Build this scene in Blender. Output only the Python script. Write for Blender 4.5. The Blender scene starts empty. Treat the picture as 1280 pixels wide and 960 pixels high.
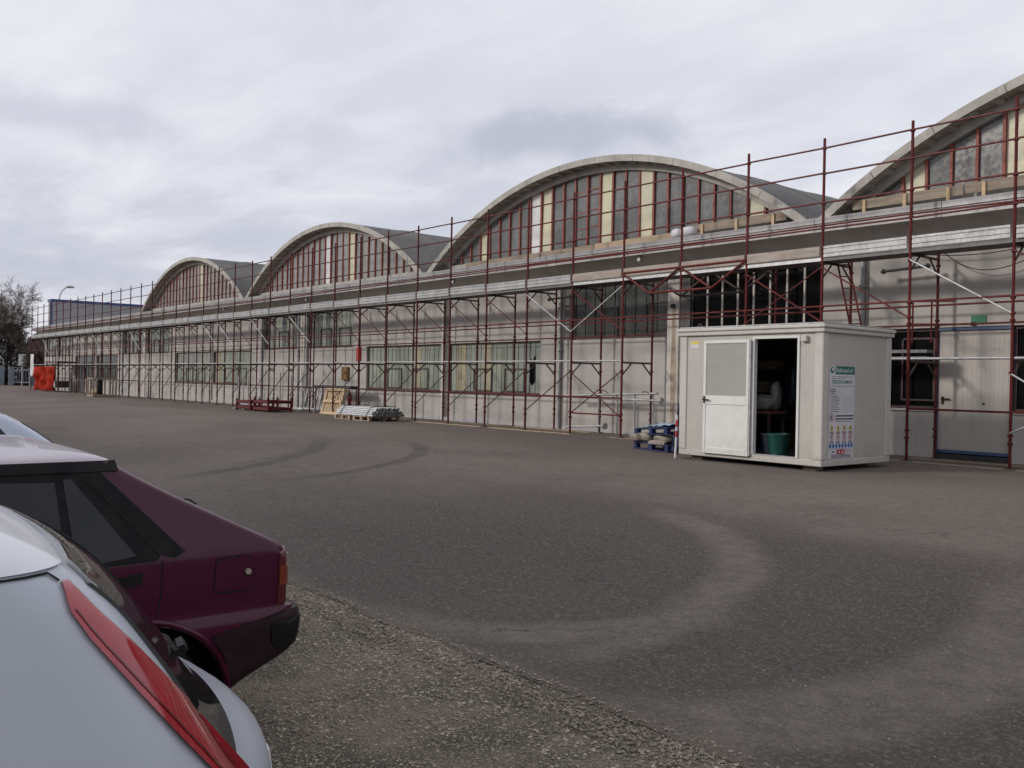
import bpy, bmesh, math, random
import numpy as np
from mathutils import Vector, Matrix
random.seed(7)
rng = np.random.default_rng(7)
S = bpy.context.scene
COL = S.collection
R = math.radians

# ------------------------------------------------------------------ camera
cam_d = bpy.data.cameras.new('camera')
cam = bpy.data.objects.new('camera', cam_d)
COL.objects.link(cam)
S.camera = cam
CAM = Vector((6.655, -16.3486, 1.3362))
yaw, pitch, roll = R(50.5118), R(-.17869), R(1.09387)
fwd = Vector((-math.sin(yaw), math.cos(yaw), 0)); rgt = Vector((math.cos(yaw), math.sin(yaw), 0)); up = Vector((0, 0, 1))
f2 = fwd * math.cos(pitch) + up * math.sin(pitch); u2 = -fwd * math.sin(pitch) + up * math.cos(pitch)
r3 = rgt * math.cos(roll) + u2 * math.sin(roll); u3 = -rgt * math.sin(roll) + u2 * math.cos(roll)
cam.matrix_world = Matrix(((r3.x, u3.x, -f2.x, CAM.x), (r3.y, u3.y, -f2.y, CAM.y), (r3.z, u3.z, -f2.z, CAM.z), (0, 0, 0, 1)))
cam_d.sensor_width = 36
cam_d.lens = 36 * 1156 / 1280
cam_d.clip_start = 0.05
cam_d.clip_end = 6000
S.render.resolution_x, S.render.resolution_y = 1024, 768

# ------------------------------------------------------------------ node helper
class NT:
    def __init__(s, nt): s.nt = nt
    def n(s, t, **kw):
        a = s.nt.nodes.new(t)
        for k, v in kw.items(): setattr(a, k, v)
        return a
    def put(s, sock, v):
        if isinstance(v, bpy.types.NodeSocket): s.nt.links.new(v, sock)
        elif v is not None: sock.default_value = v
    def m(s, op, a, b=None, c=None, clamp=False):
        x = s.n('ShaderNodeMath', operation=op); x.use_clamp = clamp
        s.put(x.inputs[0], a); s.put(x.inputs[1], b); s.put(x.inputs[2], c)
        return x.outputs[0]
    def ramp(s, v, a, b, lo=0., hi=1.):
        x = s.n('ShaderNodeMapRange', interpolation_type='SMOOTHSTEP')
        s.put(x.inputs[0], v); x.inputs[1].default_value = a; x.inputs[2].default_value = b
        x.inputs[3].default_value = lo; x.inputs[4].default_value = hi
        return x.outputs[0]
    def noise(s, vec, scale, detail=4., rough=.55, dist=0.):
        x = s.n('ShaderNodeTexNoise'); s.put(x.inputs['Vector'], vec)
        x.inputs['Scale'].default_value = scale; x.inputs['Detail'].default_value = detail
        x.inputs['Roughness'].default_value = rough; x.inputs['Distortion'].default_value = dist
        return x.outputs['Fac']
    def mix(s, f, a, b, mode='MIX'):
        x = s.n('ShaderNodeMix', data_type='RGBA', blend_type=mode)
        s.put(x.inputs[0], f); s.put(x.inputs[6], a); s.put(x.inputs[7], b)
        return x.outputs[2]
    def vscale(s, vec, sc):
        x = s.n('ShaderNodeVectorMath', operation='MULTIPLY'); s.put(x.inputs[0], vec); x.inputs[1].default_value = sc
        return x.outputs[0]
def C4(c): return (c[0], c[1], c[2], 1.)

# ------------------------------------------------------------------ world (cloudy winter sky) and sun
SUN_EL = R(24)
SUN_DIR = Vector((.472 * math.cos(SUN_EL), .882 * math.cos(SUN_EL), -math.sin(SUN_EL)))   # the way the light travels
W = bpy.data.worlds.new('World'); S.world = W; W.use_nodes = True
W.node_tree.nodes.clear()
k = NT(W.node_tree)
sky = k.n('ShaderNodeTexSky', sky_type='NISHITA'); sky.sun_disc = False
sky.sun_elevation = SUN_EL; sky.sun_rotation = math.atan2(-.472, -.882)
sky.air_density = 1.; sky.dust_density = 2.
bg1 = k.n('ShaderNodeBackground'); k.put(bg1.inputs[0], sky.outputs[0]); bg1.inputs[1].default_value = .08
tc = k.n('ShaderNodeTexCoord'); sep = k.n('ShaderNodeSeparateXYZ'); k.put(sep.inputs[0], tc.outputs['Generated'])
zz = k.m('ADD', k.m('MAXIMUM', sep.outputs[2], 0.), .13)
cx = k.m('DIVIDE', sep.outputs[0], zz); cy = k.m('DIVIDE', sep.outputs[1], zz)
cmb = k.n('ShaderNodeCombineXYZ'); k.put(cmb.inputs[0], cx); k.put(cmb.inputs[1], cy); cmb.inputs[2].default_value = 3.1
cv = cmb.outputs[0]
big = k.noise(cv, .75, 4., .5, .25)
fine = k.noise(k.vscale(cv, (1., 1.9, 1.)), 1.9, 5., .55, .4)
mixn = k.m('ADD', k.m('MULTIPLY', big, .62), k.m('MULTIPLY', fine, .38))
shade = k.ramp(mixn, .38, .60)
ccol = k.mix(shade, (.57, .59, .69, 1), (.87, .87, .93, 1))
# broad veil: higher sky thicker and paler, thin streaky gaps lower down
lowm = k.ramp(sep.outputs[2], .02, .42)
ccol = k.mix(k.m('MULTIPLY', lowm, .62), ccol, (.865, .87, .93, 1))
# long level streaks low in the sky
lay = k.ramp(k.noise(k.vscale(tc.outputs['Generated'], (1., 1., 7.)), 2.4, 5., .55, .5), .42, .62)
lowb = k.ramp(sep.outputs[2], .06, .36, 1., 0.)
ccol = k.mix(k.m('MULTIPLY', k.m('MULTIPLY', lowb, lay), .75), ccol, (.58, .60, .70, 1))
# a few darker flat clouds: centre azimuth / elevation, half sizes, depth
cnoise = k.m('MULTIPLY', k.m('SUBTRACT', k.noise(tc.outputs['Generated'], 9.5, 4., .6, .6), .5), 2.2)
def cloud(az, el, ha, hb, depth, seed):
    global ccol
    d0 = Vector((math.sin(az) * math.cos(el), math.cos(az) * math.cos(el), math.sin(el)))
    e1 = Vector((math.cos(az), -math.sin(az), 0)); e2 = e1.cross(d0)
    def dot(v):
        x = k.n('ShaderNodeVectorMath', operation='DOT_PRODUCT'); k.put(x.inputs[0], tc.outputs['Generated']); x.inputs[1].default_value = v; return x.outputs['Value']
    a = k.m('DIVIDE', dot(e1), ha); b = k.m('DIVIDE', dot(e2), hb)
    d = k.m('ADD', k.m('SQRT', k.m('ADD', k.m('MULTIPLY', a, a), k.m('MULTIPLY', b, b))), cnoise)
    f = k.m('MULTIPLY', k.m('MULTIPLY', k.ramp(d, .25, 1.25, depth, 0.), k.ramp(dot(d0), 0., .3)), 1.)
    ccol = k.mix(f, ccol, (.51, .535, .64, 1))
cloud(R(-48.0), R(14.8), .13, .032, .9, 0); cloud(R(-75), R(14.), .11, .02, .3, 1); cloud(R(-84), R(5.5), .2, .018, .5, 2)
cloud(R(-62), R(24), .3, .05, .3, 3)
hz = k.ramp(sep.outputs[2], 0., .10, 1., 0.)
ccol = k.mix(k.m('MULTIPLY', hz, .45), ccol, (.86, .835, .85, 1))
bg2 = k.n('ShaderNodeBackground'); k.put(bg2.inputs[0], ccol); bg2.inputs[1].default_value = 1.04
ms = k.n('ShaderNodeMixShader'); ms.inputs[0].default_value = .9
k.put(ms.inputs[1], bg1.outputs[0]); k.put(ms.inputs[2], bg2.outputs[0])
wo = k.n('ShaderNodeOutputWorld'); k.put(wo.inputs[0], ms.outputs[0])

sl = bpy.data.lights.new('sun', 'SUN'); sl.energy = 1.7; sl.angle = R(8); sl.color = (1., .93, .84)
so = bpy.data.objects.new('sun', sl); COL.objects.link(so)
so.location = (0, -30, 30); so.rotation_euler = SUN_DIR.to_track_quat('-Z', 'Y').to_euler()
vs = S.view_settings
vs.view_transform = 'Standard'; vs.look = 'None'; vs.exposure = 0.; vs.gamma = 1.; vs.use_curve_mapping = False
S.render.engine = 'CYCLES'

# ------------------------------------------------------------------ materials
MATS = {}
def mat(name, c1, c2=None, scale=3., rough=.7, bump=0., bscale=60., metal=0., coat=0., streak=0., stretch=(1, 1, 1), spec=.5, dirt=0., lo=.35, hi=.65, trans=0., rvar=.09, mud_shade=0.):
    if name in MATS: return MATS[name]
    m = bpy.data.materials.new(name); m.use_nodes = True; m.node_tree.nodes.clear()
    k = NT(m.node_tree)
    g = k.n('ShaderNodeNewGeometry'); pos = g.outputs['Position']
    b = k.n('ShaderNodeBsdfPrincipled'); o = k.n('ShaderNodeOutputMaterial')
    k.put(o.inputs[0], b.outputs[0])
    col = C4(c1)
    if c2 is not None:
        f = k.ramp(k.noise(k.vscale(pos, stretch), scale, 6., .6), lo, hi)
        col = k.mix(f, C4(c1), C4(c2))
    if streak:
        f = k.ramp(k.noise(k.vscale(pos, (5., 5., .35)), 1., 5., .65), .45, .75, 0., streak)
        col = k.mix(f, col, C4([x * .45 for x in c1]))
    if dirt:
        f = k.ramp(k.noise(pos, 9., 8., .7), .48, .72, 0., dirt)
        col = k.mix(f, col, (.09, .075, .06, 1))
    if mud_shade:  # mud towards the foot, doubling as painted contact shade
        sz = k.n('ShaderNodeSeparateXYZ'); k.put(sz.inputs[0], pos)
        f = k.m('MULTIPLY', k.ramp(k.m('ADD', sz.outputs[2], k.m('MULTIPLY', k.noise(pos, 6., 5., .7), .35)), .3, .75, mud_shade, 0.), k.ramp(k.noise(pos, 30., 4., .7), .35, .65))
        col = k.mix(f, col, (.16, .135, .105, 1))
    k.put(b.inputs['Base Color'], col)
    b.inputs['Metallic'].default_value = metal
    b.inputs['Specular IOR Level'].default_value = spec
    if coat: b.inputs['Coat Weight'].default_value = coat; b.inputs['Coat Roughness'].default_value = .06
    rn = k.ramp(k.noise(pos, 14., 5.), .3, .7, max(.03, rough - rvar), min(1., rough + rvar))
    k.put(b.inputs['Roughness'], rn)
    if trans: b.inputs['Transmission Weight'].default_value = trans
    if bump:
        bn = k.n('ShaderNodeBump'); bn.inputs['Strength'].default_value = bump; bn.inputs['Distance'].default_value = .01
        k.put(bn.inputs['Height'], k.noise(pos, bscale, 5., .6)); k.put(b.inputs['Normal'], bn.outputs[0])
    MATS[name] = m
    return m

mat('concrete_wall', (.475, .45, .425), (.40, .38, .362), .7, .85, .2, 45., streak=.22, dirt=.07)
mat('concrete_pier', (.60, .565, .52), (.52, .49, .45), 1.4, .85, .25, 45., streak=.25, dirt=.1)
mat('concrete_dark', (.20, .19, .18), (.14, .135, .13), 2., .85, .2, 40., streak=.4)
mat('cove_plaster', (.80, .77, .71), (.70, .67, .61), 1.2, .85, .2, 30., streak=.3, dirt=.12)
mat('arch_concrete', (.46, .44, .40), (.36, .345, .315), 2.2, .85, .25, 40., streak=.35, dirt=.2)
mat('soffit_timber', (.50, .44, .35), (.40, .35, .28), 5., .85, .2, 50., dirt=.3)
mat('roof_membrane', (.085, .083, .08), (.125, .121, .114), .5, .85, .15, 20., dirt=.1)
mat('fascia_metal', (.42, .41, .41), (.33, .32, .32), 1.6, .5, .08, 20., metal=.15, dirt=.25, streak=.2)
mat('galvanized', (.46, .47, .48), (.58, .59, .60), 7., .42, .05, 60., metal=.4, dirt=.12)
mat('galvanized_old', (.34, .345, .35), (.46, .465, .47), 6., .55, .08, 60., metal=.4, dirt=.3)
mat('toe_steel', (.34, .345, .35), (.44, .445, .45), 2., .5, .06, 30., metal=.35, dirt=.3, streak=.2)
mat('dark_deck_metal', (.14, .14, .142), (.2, .2, .2), 3., .6)  # dark grey metal of deck edges and spare planks
mat('red_tube', (.095, .014, .016), (.065, .013, .015), 6., .55, .1, 90., dirt=.2, spec=.25)
mat('red_bright', (.135, .017, .016), (.085, .014, .014), 5., .5, .1, 90., dirt=.12, spec=.25)
mat('dark_steel', (.05, .035, .035), (.08, .045, .042), 6., .6, .1, 80.)
mat('black_steel', (.025, .025, .027), (.04, .04, .042), 6., .55)
mat('red_mullion', (.29, .075, .055), (.20, .055, .045), 5., .6, .1, 60., dirt=.2)
mat('white_mullion', (.62, .60, .55), (.48, .46, .42), 4., .55)
mat('yellow_panel', (.60, .58, .41), (.52, .50, .37), 2., .45, .0)
mat('white_panel', (.72, .73, .72), (.58, .60, .62), 2., .35)
mat('gable_glass', (.10, .105, .107), (.17, .175, .175), 1.3, .22, .1, 5., spec=.6)
mat('u_glass', (.33, .355, .29), (.23, .26, .215), 1.0, .2, .06, 14., spec=.5, stretch=(1, 1, .3))
mat('u_glass_yellow', (.40, .365, .25), (.34, .31, .215), 1.5, .32, .05, 14.)
mat('u_glass_dark', (.055, .06, .058), (.10, .105, .098), 1.0, .22, .06, 12., spec=.55, stretch=(1, 1, .4))
mat('u_glass_blue', (.27, .30, .275), (.20, .225, .215), 1.0, .25, .05, 14.)
mat('black_glass', (.006, .006, .007), None, 1.5, .1, spec=.2, rvar=.03)
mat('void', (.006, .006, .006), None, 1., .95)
mat('wood_old', (.33, .27, .21), (.23, .19, .15), 4., .85, .3, 60., stretch=(.4, 3, 3), dirt=.3)
mat('wood_new', (.58, .44, .27), (.47, .34, .20), 5., .75, .2, 60., stretch=(.6, 2, 2), dirt=.08)
mat('wood_board', (.47, .36, .24), (.36, .28, .20), 3., .8, .2, 60., stretch=(.3, 2, 2), dirt=.25)
mat('toe_timber', (.42, .38, .34), (.33, .27, .235), 4., .85, .25, 60., stretch=(.5, 2, 2), dirt=.25)
mat('plinth_grime', (.36, .37, .40), (.44, .42, .40), 3., .85)
mat('door_sheet', (.46, .425, .39), (.42, .39, .365), 1.5, .55, streak=.2)
mat('blue_trim', (.06, .10, .20), (.05, .08, .15), 4., .5)
mat('green_sign', (.02, .19, .09), (.015, .15, .07), 3., .4)
mat('office_wall', (.50, .48, .445), (.46, .445, .415), 1.6, .5, .04, 20., dirt=.1, streak=.08, mud_shade=.25)
mat('office_trim', (.57, .55, .51), (.52, .505, .47), 2., .45, .0, dirt=.14, streak=.1, mud_shade=.25)
mat('office_white', (.76, .77, .75), (.70, .71, .69), 2., .35, dirt=.05, mud_shade=.25)
mat('frosted_pane', (.40, .41, .37), (.36, .37, .34), .8, .2, spec=.6)
mat('office_floor', (.10, .09, .08), (.14, .125, .11), 5., .8, dirt=.4)
mat('office_inner_shade', (.14, .115, .095), (.09, .075, .062), 3., .8)
mat('sign_white', (.66, .66, .68), (.60, .60, .63), 3., .4)
mat('sign_green', (.02, .16, .12), None, 3., .4)
mat('sign_ink', (.05, .05, .10), None, 3., .5)
mat('sign_red', (.45, .04, .05), None, 3., .5)
mat('sign_blue', (.04, .14, .40), None, 3., .5)
mat('sign_yellow', (.70, .52, .06), None, 3., .5)
mat('sticker_yellow', (.72, .62, .12), None, 3., .4)
mat('teal_plastic', (.004, .060, .053), (.003, .05, .044), 4., .4)
mat('navy_plastic', (.012, .022, .035), None, 4., .4)
mat('white_sack', (.66, .66, .68), (.55, .55, .58), 6., .6, .5, 25.)
mat('grey_sack', (.36, .355, .36), (.22, .215, .22), 6., .6, .5, 25.)
mat('dark_shelf', (.20, .09, .06), (.14, .075, .055), 4., .7)
mat('cardboard', (.50, .40, .27), (.42, .33, .22), 5., .8)
mat('blue_pallet', (.014, .030, .115), (.010, .020, .075), 4., .65, .15, 50., dirt=.25)
mat('pale_blue_sheet', (.33, .44, .55), (.25, .35, .46), 5., .5, .4, 20.)
mat('rubble', (.34, .30, .25), (.20, .18, .15), 9., .85, .4, 40., dirt=.2)
mat('hydrant_red', (.34, .02, .02), (.26, .02, .02), 6., .4)
mat('ochre_cabinet', (.24, .135, .03), (.18, .10, .025), 6., .55, dirt=.15)
mat('orange_tarp', (.38, .026, .010), (.26, .018, .008), 2., .85, .5, 8., spec=.15)
mat('white_cloth', (.66, .66, .66), (.56, .56, .57), 5., .7, .3, 20.)
mat('black_plastic', (.008, .008, .009), (.013, .013, .013), 8., .5, .1, 80., spec=.15)
mat('rubber', (.010, .010, .010), (.018, .017, .016), 10., .85, .2, 60., spec=.2)
mat('rim_steel', (.30, .30, .31), (.22, .22, .23), 8., .4, metal=.6, dirt=.2)
mat('maroon_paint', (.056, .0042, .022), None, 2., .3, coat=.35, rvar=0., spec=.2)
mat('roof_sky_sheen', (.50, .45, .50), (.42, .37, .42), 3., .4, coat=.5, rvar=.03)  # sky reflection on the maroon car's roof, painted as a pale colour
mat('maroon_plastic', (.018, .006, .009), (.08, .06, .06), 14., .5, lo=.6, hi=.75, spec=.3)
mat('white_paint_shaded', (.43, .465, .525), None, 2., .4, coat=.5, rvar=0.)  # white car body, its side shade painted in as grey blue
mat('silver_paint', (.40, .45, .54), None, 2., .3, metal=.3, coat=.6, rvar=0.)
mat('car_glass', (.006, .007, .010), None, 2., .04, spec=.38, rvar=0.)
mat('rear_glass', (.016, .018, .016), None, 2., .04, spec=.38, rvar=0.)
mat('lamp_red', (.36, .006, .018), (.30, .005, .016), 12., .14, coat=.9, spec=.6)
mat('lamp_dark_red', (.09, .006, .01), (.07, .005, .008), 12., .15, coat=.8)
mat('lamp_orange', (.20, .035, .012), (.15, .025, .01), 12., .15, coat=.8)
mat('chrome', (.60, .60, .60), None, 4., .2, metal=.9)
mat('bark', (.085, .07, .06), (.12, .10, .085), 6., .9, .5, 30.)
mat('twig', (.12, .09, .072), (.08, .062, .05), 6., .9)
mat('evergreen', (.030, .024, .019), (.016, .014, .012), 2., .8)
mat('grey_cladding', (.30, .30, .31), (.26, .262, .27), 1., .5, streak=.15)
mat('cladding_blue', (.03, .055, .20), (.025, .05, .16), 3., .45)
mat('lamp_grey', (.42, .43, .44), (.34, .35, .36), 4., .5)
mat('yellow_plastic', (.62, .33, .03), (.50, .26, .03), 4., .5)
mat('grey_blue', (.20, .23, .28), (.15, .18, .22), 4., .55)
mat('stone', (.37, .315, .25), (.14, .12, .098), 28., .9, .3, 120., lo=.3, hi=.7)
mat('stone_pale', (.52, .455, .37), (.34, .29, .23), 28., .9)
mat('weed', (.06, .07, .025), (.13, .10, .045), 8., .9)
mat('dry_leaf', (.12, .07, .03), (.07, .05, .03), 8., .9)
mat('brass', (.45, .42, .38), None, 4., .35, metal=.7)

# ------------------------------------------------------------------ object helpers
def wloc(o):
    v = Vector((0, 0, 0))
    while o is not None: v = v + o.location; o = o.parent
    return v
def link(name, data, parent=None, loc=(0, 0, 0), rot=None, quat=None):
    o = bpy.data.objects.new(name, data); COL.objects.link(o)
    loc = Vector(loc)
    if parent is not None:
        o.parent = parent; o.location = loc - wloc(parent)
    else: o.location = loc
    if rot is not None: o.rotation_euler = rot
    if quat is not None: o.rotation_mode = 'QUATERNION'; o.rotation_quaternion = quat
    return o
def tag(o, label, cat, group=None):
    o['label'] = label; o['category'] = cat
    if group: o['group'] = group
    return o
def thing(name, label, cat, loc, group=None):
    return tag(link(name, None, None, loc), label, cat, group)
def mk(name, verts, faces, material, smooth=0.):
    me = bpy.data.meshes.new(name); me.from_pydata([tuple(v) for v in verts], [], faces); me.update()
    for m in (material if isinstance(material, (list, tuple)) else [material]): me.materials.append(MATS[m])
    if smooth:
        me.polygons.foreach_set('use_smooth', [True] * len(me.polygons)); me.set_sharp_from_angle(angle=R(smooth))
    return me
CACHE = {}
def boxmesh(dx, dy, dz, m, bev=0.):
    key = ('b', round(dx, 4), round(dy, 4), round(dz, 4), m, bev)
    if key not in CACHE:
        bm = bmesh.new(); bmesh.ops.create_cube(bm, size=1.)
        bmesh.ops.scale(bm, vec=(dx, dy, dz), verts=bm.verts)
        if bev: bmesh.ops.bevel(bm, geom=bm.edges[:], offset=bev, segments=1, affect='EDGES')
        me = bpy.data.meshes.new('box_shape'); bm.to_mesh(me); bm.free(); me.materials.append(MATS[m]); CACHE[key] = me
    return CACHE[key]
def box(name, a, b, m, parent=None, bev=0.):
    a = Vector(a); b = Vector(b); d = b - a
    return link(name, boxmesh(abs(d.x), abs(d.y), abs(d.z), m, bev), parent, (a + b) / 2)
def tubemesh(L, r, m, n=8, collars=(), cr=1.7):
    key = ('t', round(L, 3), r, m, n, tuple(collars))
    if key not in CACHE:
        prof = [(0., r), (L, r)]
        for c in collars: prof += [(c - .022, r), (c - .02, r * cr), (c + .02, r * cr), (c + .022, r)]
        prof.sort()
        vs_, fs = [], []
        for z, rr in prof:
            for i in range(n):
                a = 2 * math.pi * i / n; vs_.append((rr * math.cos(a), rr * math.sin(a), z))
        for j in range(len(prof) - 1):
            for i in range(n):
                fs.append((j * n + i, j * n + (i + 1) % n, (j + 1) * n + (i + 1) % n, (j + 1) * n + i))
        fs.append(tuple(range(n))[::-1]); fs.append(tuple((len(prof) - 1) * n + i for i in range(n)))
        CACHE[key] = mk('tube_shape', vs_, fs, m, 40)
    return CACHE[key]
def tube(name, p0, p1, r, m, parent=None, n=8, collars=()):
    p0 = Vector(p0); p1 = Vector(p1); d = p1 - p0
    return link(name, tubemesh(d.length, r, m, n, collars), parent, p0, quat=Vector((0, 0, 1)).rotation_difference(d.normalized()))
def extrude_x(prof, L, m, smooth=0., closed=True):
    """prof: (y,z) polygon; extruded from x=0 to L"""
    n = len(prof); v = [(0, y, z) for y, z in prof] + [(L, y, z) for y, z in prof]
    f = [(i, (i + 1) % n, n + (i + 1) % n, n + i) for i in range(n if closed else n - 1)]
    if closed: f += [tuple(range(n))[::-1], tuple(range(n, 2 * n))]
    return mk('profile_shape', v, f, m, smooth)
def wire(name, pts, r, m, parent=None, n=5, loc=None):
    """tube along a polyline as one mesh; pts in world coordinates"""
    base = Vector(loc) if loc is not None else Vector(pts[0])
    P = [Vector(p) - base for p in pts]; v, f = [], []
    for j, p in enumerate(P):
        t = (P[min(j + 1, len(P) - 1)] - P[max(j - 1, 0)]).normalized()
        q = Vector((0, 0, 1)).rotation_difference(t)
        for i in range(n):
            a = 2 * math.pi * i / n; v.append(p + q @ Vector((r * math.cos(a), r * math.sin(a), 0)))
    for j in range(len(P) - 1):
        for i in range(n): f.append((j * n + i, j * n + (i + 1) % n, (j + 1) * n + (i + 1) % n, (j + 1) * n + i))
    f.append(tuple(range(n))[::-1]); f.append(tuple((len(P) - 1) * n + i for i in range(n)))
    return link(name, mk(name, v, f, m, 60), parent, base)
def lathe(name, prof, m, parent, loc, n=20, smooth=40):
    v, f = [], []
    for z, r in prof:
        for i in range(n): a = 2 * math.pi * i / n; v.append((r * math.cos(a), r * math.sin(a), z))
    for j in range(len(prof) - 1):
        for i in range(n): f.append((j * n + i, j * n + (i + 1) % n, (j + 1) * n + (i + 1) % n, (j + 1) * n + i))
    return link(name, mk(name, v, f, m, smooth), parent, loc)
def lump(name, loc, size, m, parent=None, seed=0, amp=.25, sub=3, rot=None):
    """a crumpled sack-like body"""
    bm = bmesh.new(); bmesh.ops.create_icosphere(bm, subdivisions=sub, radius=1.)
    from mathutils import noise
    for v in bm.verts:
        d = noise.noise(v.co * 1.6 + Vector((seed * 3.7, 1, 2))) * amp + noise.noise(v.co * 4.5 + Vector((seed, 5, 2))) * amp * .4
        c = v.co * (1 + d); c = Vector([math.copysign(abs(x) ** .75, x) for x in c])
        v.co = Vector((c.x * size[0] / 2, c.y * size[1] / 2, c.z * size[2] / 2))
    zmin = min(v.co.z for v in bm.verts)
    for v in bm.verts: v.co.z -= zmin
    me = bpy.data.meshes.new(name); bm.to_mesh(me); bm.free(); me.materials.append(MATS[m])
    me.polygons.foreach_set('use_smooth', [True] * len(me.polygons))
    return link(name, me, parent, loc, rot)

# ------------------------------------------------------------------ ground
def gz(y): return 0. if y > -4.5 else max(-.30, (y + 4.5) * .30 / 8)
EDGE = -13.02
def circ3(a, b, c):
    ax, ay = a; bx, by = b; cx_, cy_ = c
    d = 2 * (ax * (by - cy_) + bx * (cy_ - ay) + cx_ * (ay - by))
    ux = ((ax * ax + ay * ay) * (by - cy_) + (bx * bx + by * by) * (cy_ - ay) + (cx_ * cx_ + cy_ * cy_) * (ay - by)) / d
    uy = ((ax * ax + ay * ay) * (cx_ - bx) + (bx * bx + by * by) * (ax - cx_) + (cx_ * cx_ + cy_ * cy_) * (bx - ax)) / d
    return ux, uy, math.hypot(ax - ux, ay - uy)
def asphalt_material():
    m = bpy.data.materials.new('asphalt'); m.use_nodes = True; m.node_tree.nodes.clear(); k = NT(m.node_tree)
    g = k.n('ShaderNodeNewGeometry'); pos = g.outputs['Position']
    sp = k.n('ShaderNodeSeparateXYZ'); k.put(sp.inputs[0], pos); X, Y = sp.outputs[0], sp.outputs[1]
    b = k.n('ShaderNodeBsdfPrincipled'); o = k.n('ShaderNodeOutputMaterial'); k.put(o.inputs[0], b.outputs[0])
    wob = k.noise(pos, .8, 3.)
    big = k.ramp(k.noise(pos, .16, 4., .5, .6), .36, .66)
    col = k.mix(big, (.114, .092, .078, 1), (.162, .133, .112, 1))
    # stretched swept patches along the yard
    sw = k.ramp(k.noise(k.vscale(pos, (.12, .55, 1)), 1., 5., .6, .8), .42, .68)
    col = k.mix(k.m('MULTIPLY', sw, .4), col, (.20, .166, .14, 1))
    def ring(pts, w, soft, ylo, yhi, xlo=-1e3, xhi=1e3):
        x0, y0, r = circ3(*pts)
        dx = k.m('SUBTRACT', X, x0); dy = k.m('SUBTRACT', Y, y0)
        d = k.m('SQRT', k.m('ADD', k.m('MULTIPLY', dx, dx), k.m('MULTIPLY', dy, dy)))
        d = k.m('ABSOLUTE', k.m('SUBTRACT', k.m('ADD', d, k.m('MULTIPLY', k.m('SUBTRACT', wob, .5), .22)), r))
        mk_ = k.ramp(d, w, w + soft, 1., 0.)
        mk_ = k.m('MULTIPLY', mk_, k.m('MULTIPLY', k.ramp(Y, ylo - .5, ylo + .5), k.ramp(Y, yhi - .6, yhi + .6, 1., 0.)))
        mx, my = pts[1][0] - x0, pts[1][1] - y0; ml = math.hypot(mx, my)
        dt = k.m('ADD', k.m('MULTIPLY', dx, mx / ml), k.m('MULTIPLY', dy, my / ml))
        ch = min((p[0] - x0) * mx / ml + (p[1] - y0) * my / ml for p in pts)
        mk_ = k.m('MULTIPLY', mk_, k.ramp(dt, ch - .35 * r * .3 - .3, ch + .25))
        if xlo > -999: mk_ = k.m('MULTIPLY', mk_, k.ramp(X, xlo - .4, xlo + .4))
        if xhi < 999: mk_ = k.m('MULTIPLY', mk_, k.ramp(X, xhi - .4, xhi + .4, 1., 0.))
        return mk_
    grain = k.ramp(k.noise(pos, 3., 6., .7), .3, .65, .45, 1.)
    # damp patches in the turning circles, deepened as painted foreground shade
    dp = k.ramp(k.noise(k.vscale(pos, (1., .8, 1.)), .33, 4., .55, .5), .52, .68)
    nearf = k.m('MULTIPLY', k.ramp(Y, -9.5, -7., 1., 0.), k.ramp(X, -4., 0.))
    col = k.mix(k.m('MULTIPLY', k.m('MULTIPLY', dp, nearf), .6), col, (.055, .049, .047, 1))
    near_shade = k.m('MULTIPLY', k.ramp(k.m('ADD', Y, k.m('MULTIPLY', big, 2.)), -8.6, -6.4, 1., 0.), k.ramp(X, -7., -1.))  # shade over the near yard, painted as darker asphalt
    col = k.mix(k.m('MULTIPLY', near_shade, .74), col, (.052, .042, .035, 1))
    light = k.m('MAXIMUM', ring(((-.2, -8.34), (1.9, -9.9), (2.55, -11.6)), .09, .26, -12.6, -7.6, xlo=-2.5),
                k.m('MAXIMUM', ring(((2.6, -11.2), (2.3, -12.2), (1.16, -12.93)), .12, .2, -13., -11.2, xlo=-1),
                    ring(((3.75, -9.), (4.33, -11.2), (3.75, -12.87)), .2, .3, -13., -8.)))
    col = k.mix(k.m('MULTIPLY', k.m('MULTIPLY', light, grain), .78), col, (.20, .168, .14, 1))
    dark = k.m('MAXIMUM', ring(((-7.53, -11.5), (-9.3, -8.42), (-12.81, -6.18)), .12, .14, -11., -6.3, xhi=-6.5),
               ring(((-6.15, -10.49), (-7.27, -7.33), (-10.36, -5.24)), .10, .12, -10., -5.3, xhi=-5.))
    dark = k.m('MAXIMUM', dark, k.m('MULTIPLY', ring(((-8.3, -11.3), (-10., -8.), (-13.3, -5.8)), .06, .2, -10., -6., xhi=-6.5), .6))
    col = k.mix(k.m('MULTIPLY', k.m('MULTIPLY', dark, grain), .8), col, (.036, .033, .032, 1))
    # coarser mottling and fine cracks
    col = k.mix(k.ramp(k.noise(pos, 7., 4., .7), .4, .62, 0., .35), col, (.06, .053, .049, 1))
    col = k.mix(k.ramp(k.noise(pos, 34., 2., .65), .5, .66, 0., .5), col, (.20, .178, .158, 1))
    cr = k.n('ShaderNodeTexVoronoi', feature='DISTANCE_TO_EDGE'); 
    wv = k.n('ShaderNodeVectorMath', operation='ADD'); k.put(wv.inputs[0], pos)
    nv = k.n('ShaderNodeTexNoise'); k.put(nv.inputs['Vector'], pos); nv.inputs['Scale'].default_value = 2.5; nv.inputs['Detail'].default_value = 6.; k.put(wv.inputs[1], nv.outputs['Color'])
    k.put(cr.inputs['Vector'], wv.outputs[0]); cr.inputs['Scale'].default_value = .55
    crk = k.m('MULTIPLY', k.ramp(cr.outputs['Distance'], .002, .008, 1., 0.), k.ramp(k.noise(pos, .35, 3.), .5, .6))
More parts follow.
